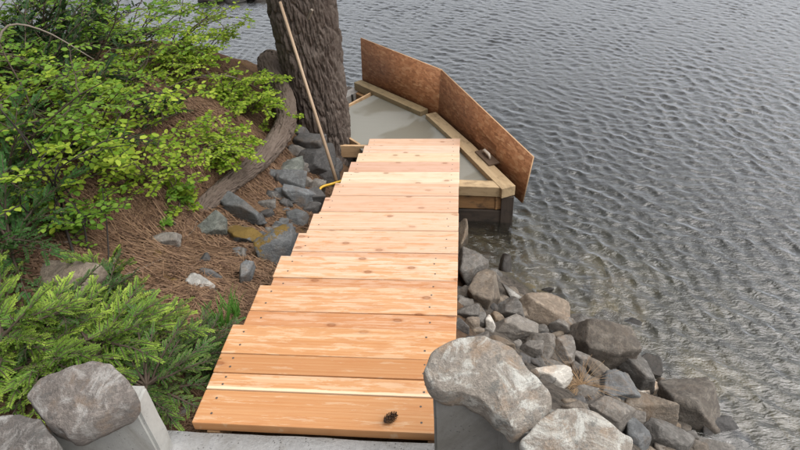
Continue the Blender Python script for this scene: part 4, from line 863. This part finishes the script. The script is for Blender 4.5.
for i in range(26):
    px, py = tg.uniform(70, 300), tg.uniform(120, 320); p0 = hit(px, py)
    if p0[0] > -.12: continue
    a = tg.uniform(0, 6.28); L = tg.uniform(.10, .26); q = []
    for k in range(4):
        x = p0[0] + math.cos(a) * L * k / 3 + tg.gauss(0, .008); y = p0[1] + math.sin(a) * L * k / 3 + tg.gauss(0, .008); q.append(np.array([x, y, float(H(x, y)) + .008]))
    o = twig(q, tg.uniform(.002, .0042), 'thin brown fallen twig lying on the needle litter of the bank', 'twig_grey' if i % 2 else 'twig'); o.name = 'fallen_twig'; o['group'] = 'fallen twigs'
o = obj('rotten_wood', rock_mesh((.085, .03, .022), 611, 4, 9, 14, .16), MAT['rk_white']); o.location = lift(205, 287, .012); o.rotation_euler = (.1, .15, -.35); tag(o, 'pale rotten wood piece lying on the needle litter', 'wood')
# ------------------------------------------------------------------ fallen pine needles and litter
def litter(name, n, zone, Lr, wr, mat, label, seed, dz=.012):
    r = np.random.default_rng(seed); px = r.uniform(zone[0], zone[2], n); py = r.uniform(zone[1], zone[3], n); V = np.zeros((n, 4, 3)); 
    d = CF * FPX + CR * (px - 400)[:, None] + CU * (225 - py)[:, None]; P = None
    z = np.full(n, -.3)
    for _ in range(14):
        P = CC + d * ((z - CC[2]) / d[:, 2])[:, None]; z = .5 * z + .5 * H0(P[:, 0], P[:, 1])
    keep = (P[:, 0] < -.02) & (P[:, 1] > -.3) & (P[:, 1] < 4.2); P = P[keep]; n = len(P)
    cl = vnoise(np.c_[P[:, :2] * 4, P[:, 0] * 0], 3); kp = cl + r.random(n) * .5 > .55; P = P[kp]; n = len(P)
    a = r.uniform(0, 6.28, n); L = r.uniform(*Lr, n); W_ = r.uniform(*wr, n)
    dx = np.stack([np.cos(a), np.sin(a)], 1); A0 = P[:, :2] - dx * L[:, None] / 2; A1 = P[:, :2] + dx * L[:, None] / 2; s_ = np.stack([-dx[:, 1], dx[:, 0]], 1) * W_[:, None]
    z0 = H(A0[:, 0], A0[:, 1]) + r.uniform(.002, dz, n); z1 = H(A1[:, 0], A1[:, 1]) + r.uniform(.002, dz * 2, n)
    V = np.stack([np.c_[A0 - s_, z0], np.c_[A0 + s_, z0], np.c_[A1 + s_, z1], np.c_[A1 - s_, z1]], 1).reshape(-1, 3); i = np.arange(n)[:, None] * 4 + np.arange(4)
    o = obj(name, mesh_np(name, V, [i]), MAT[mat]); o['kind'] = 'stuff'; return tag(o, label, 'litter')
litter('pine_needles', 17000, (60, 90, 340, 440), (.05, .13), (.0008, .0016), 'litter', 'fallen orange-brown pine needles covering the bank left of the stairs', 1)
litter('forest_litter', 26000, (0, 60, 330, 440), (.012, .05), (.0015, .006), 'litter_dark', 'dark bark crumbs and old litter on the slope', 2, .010)
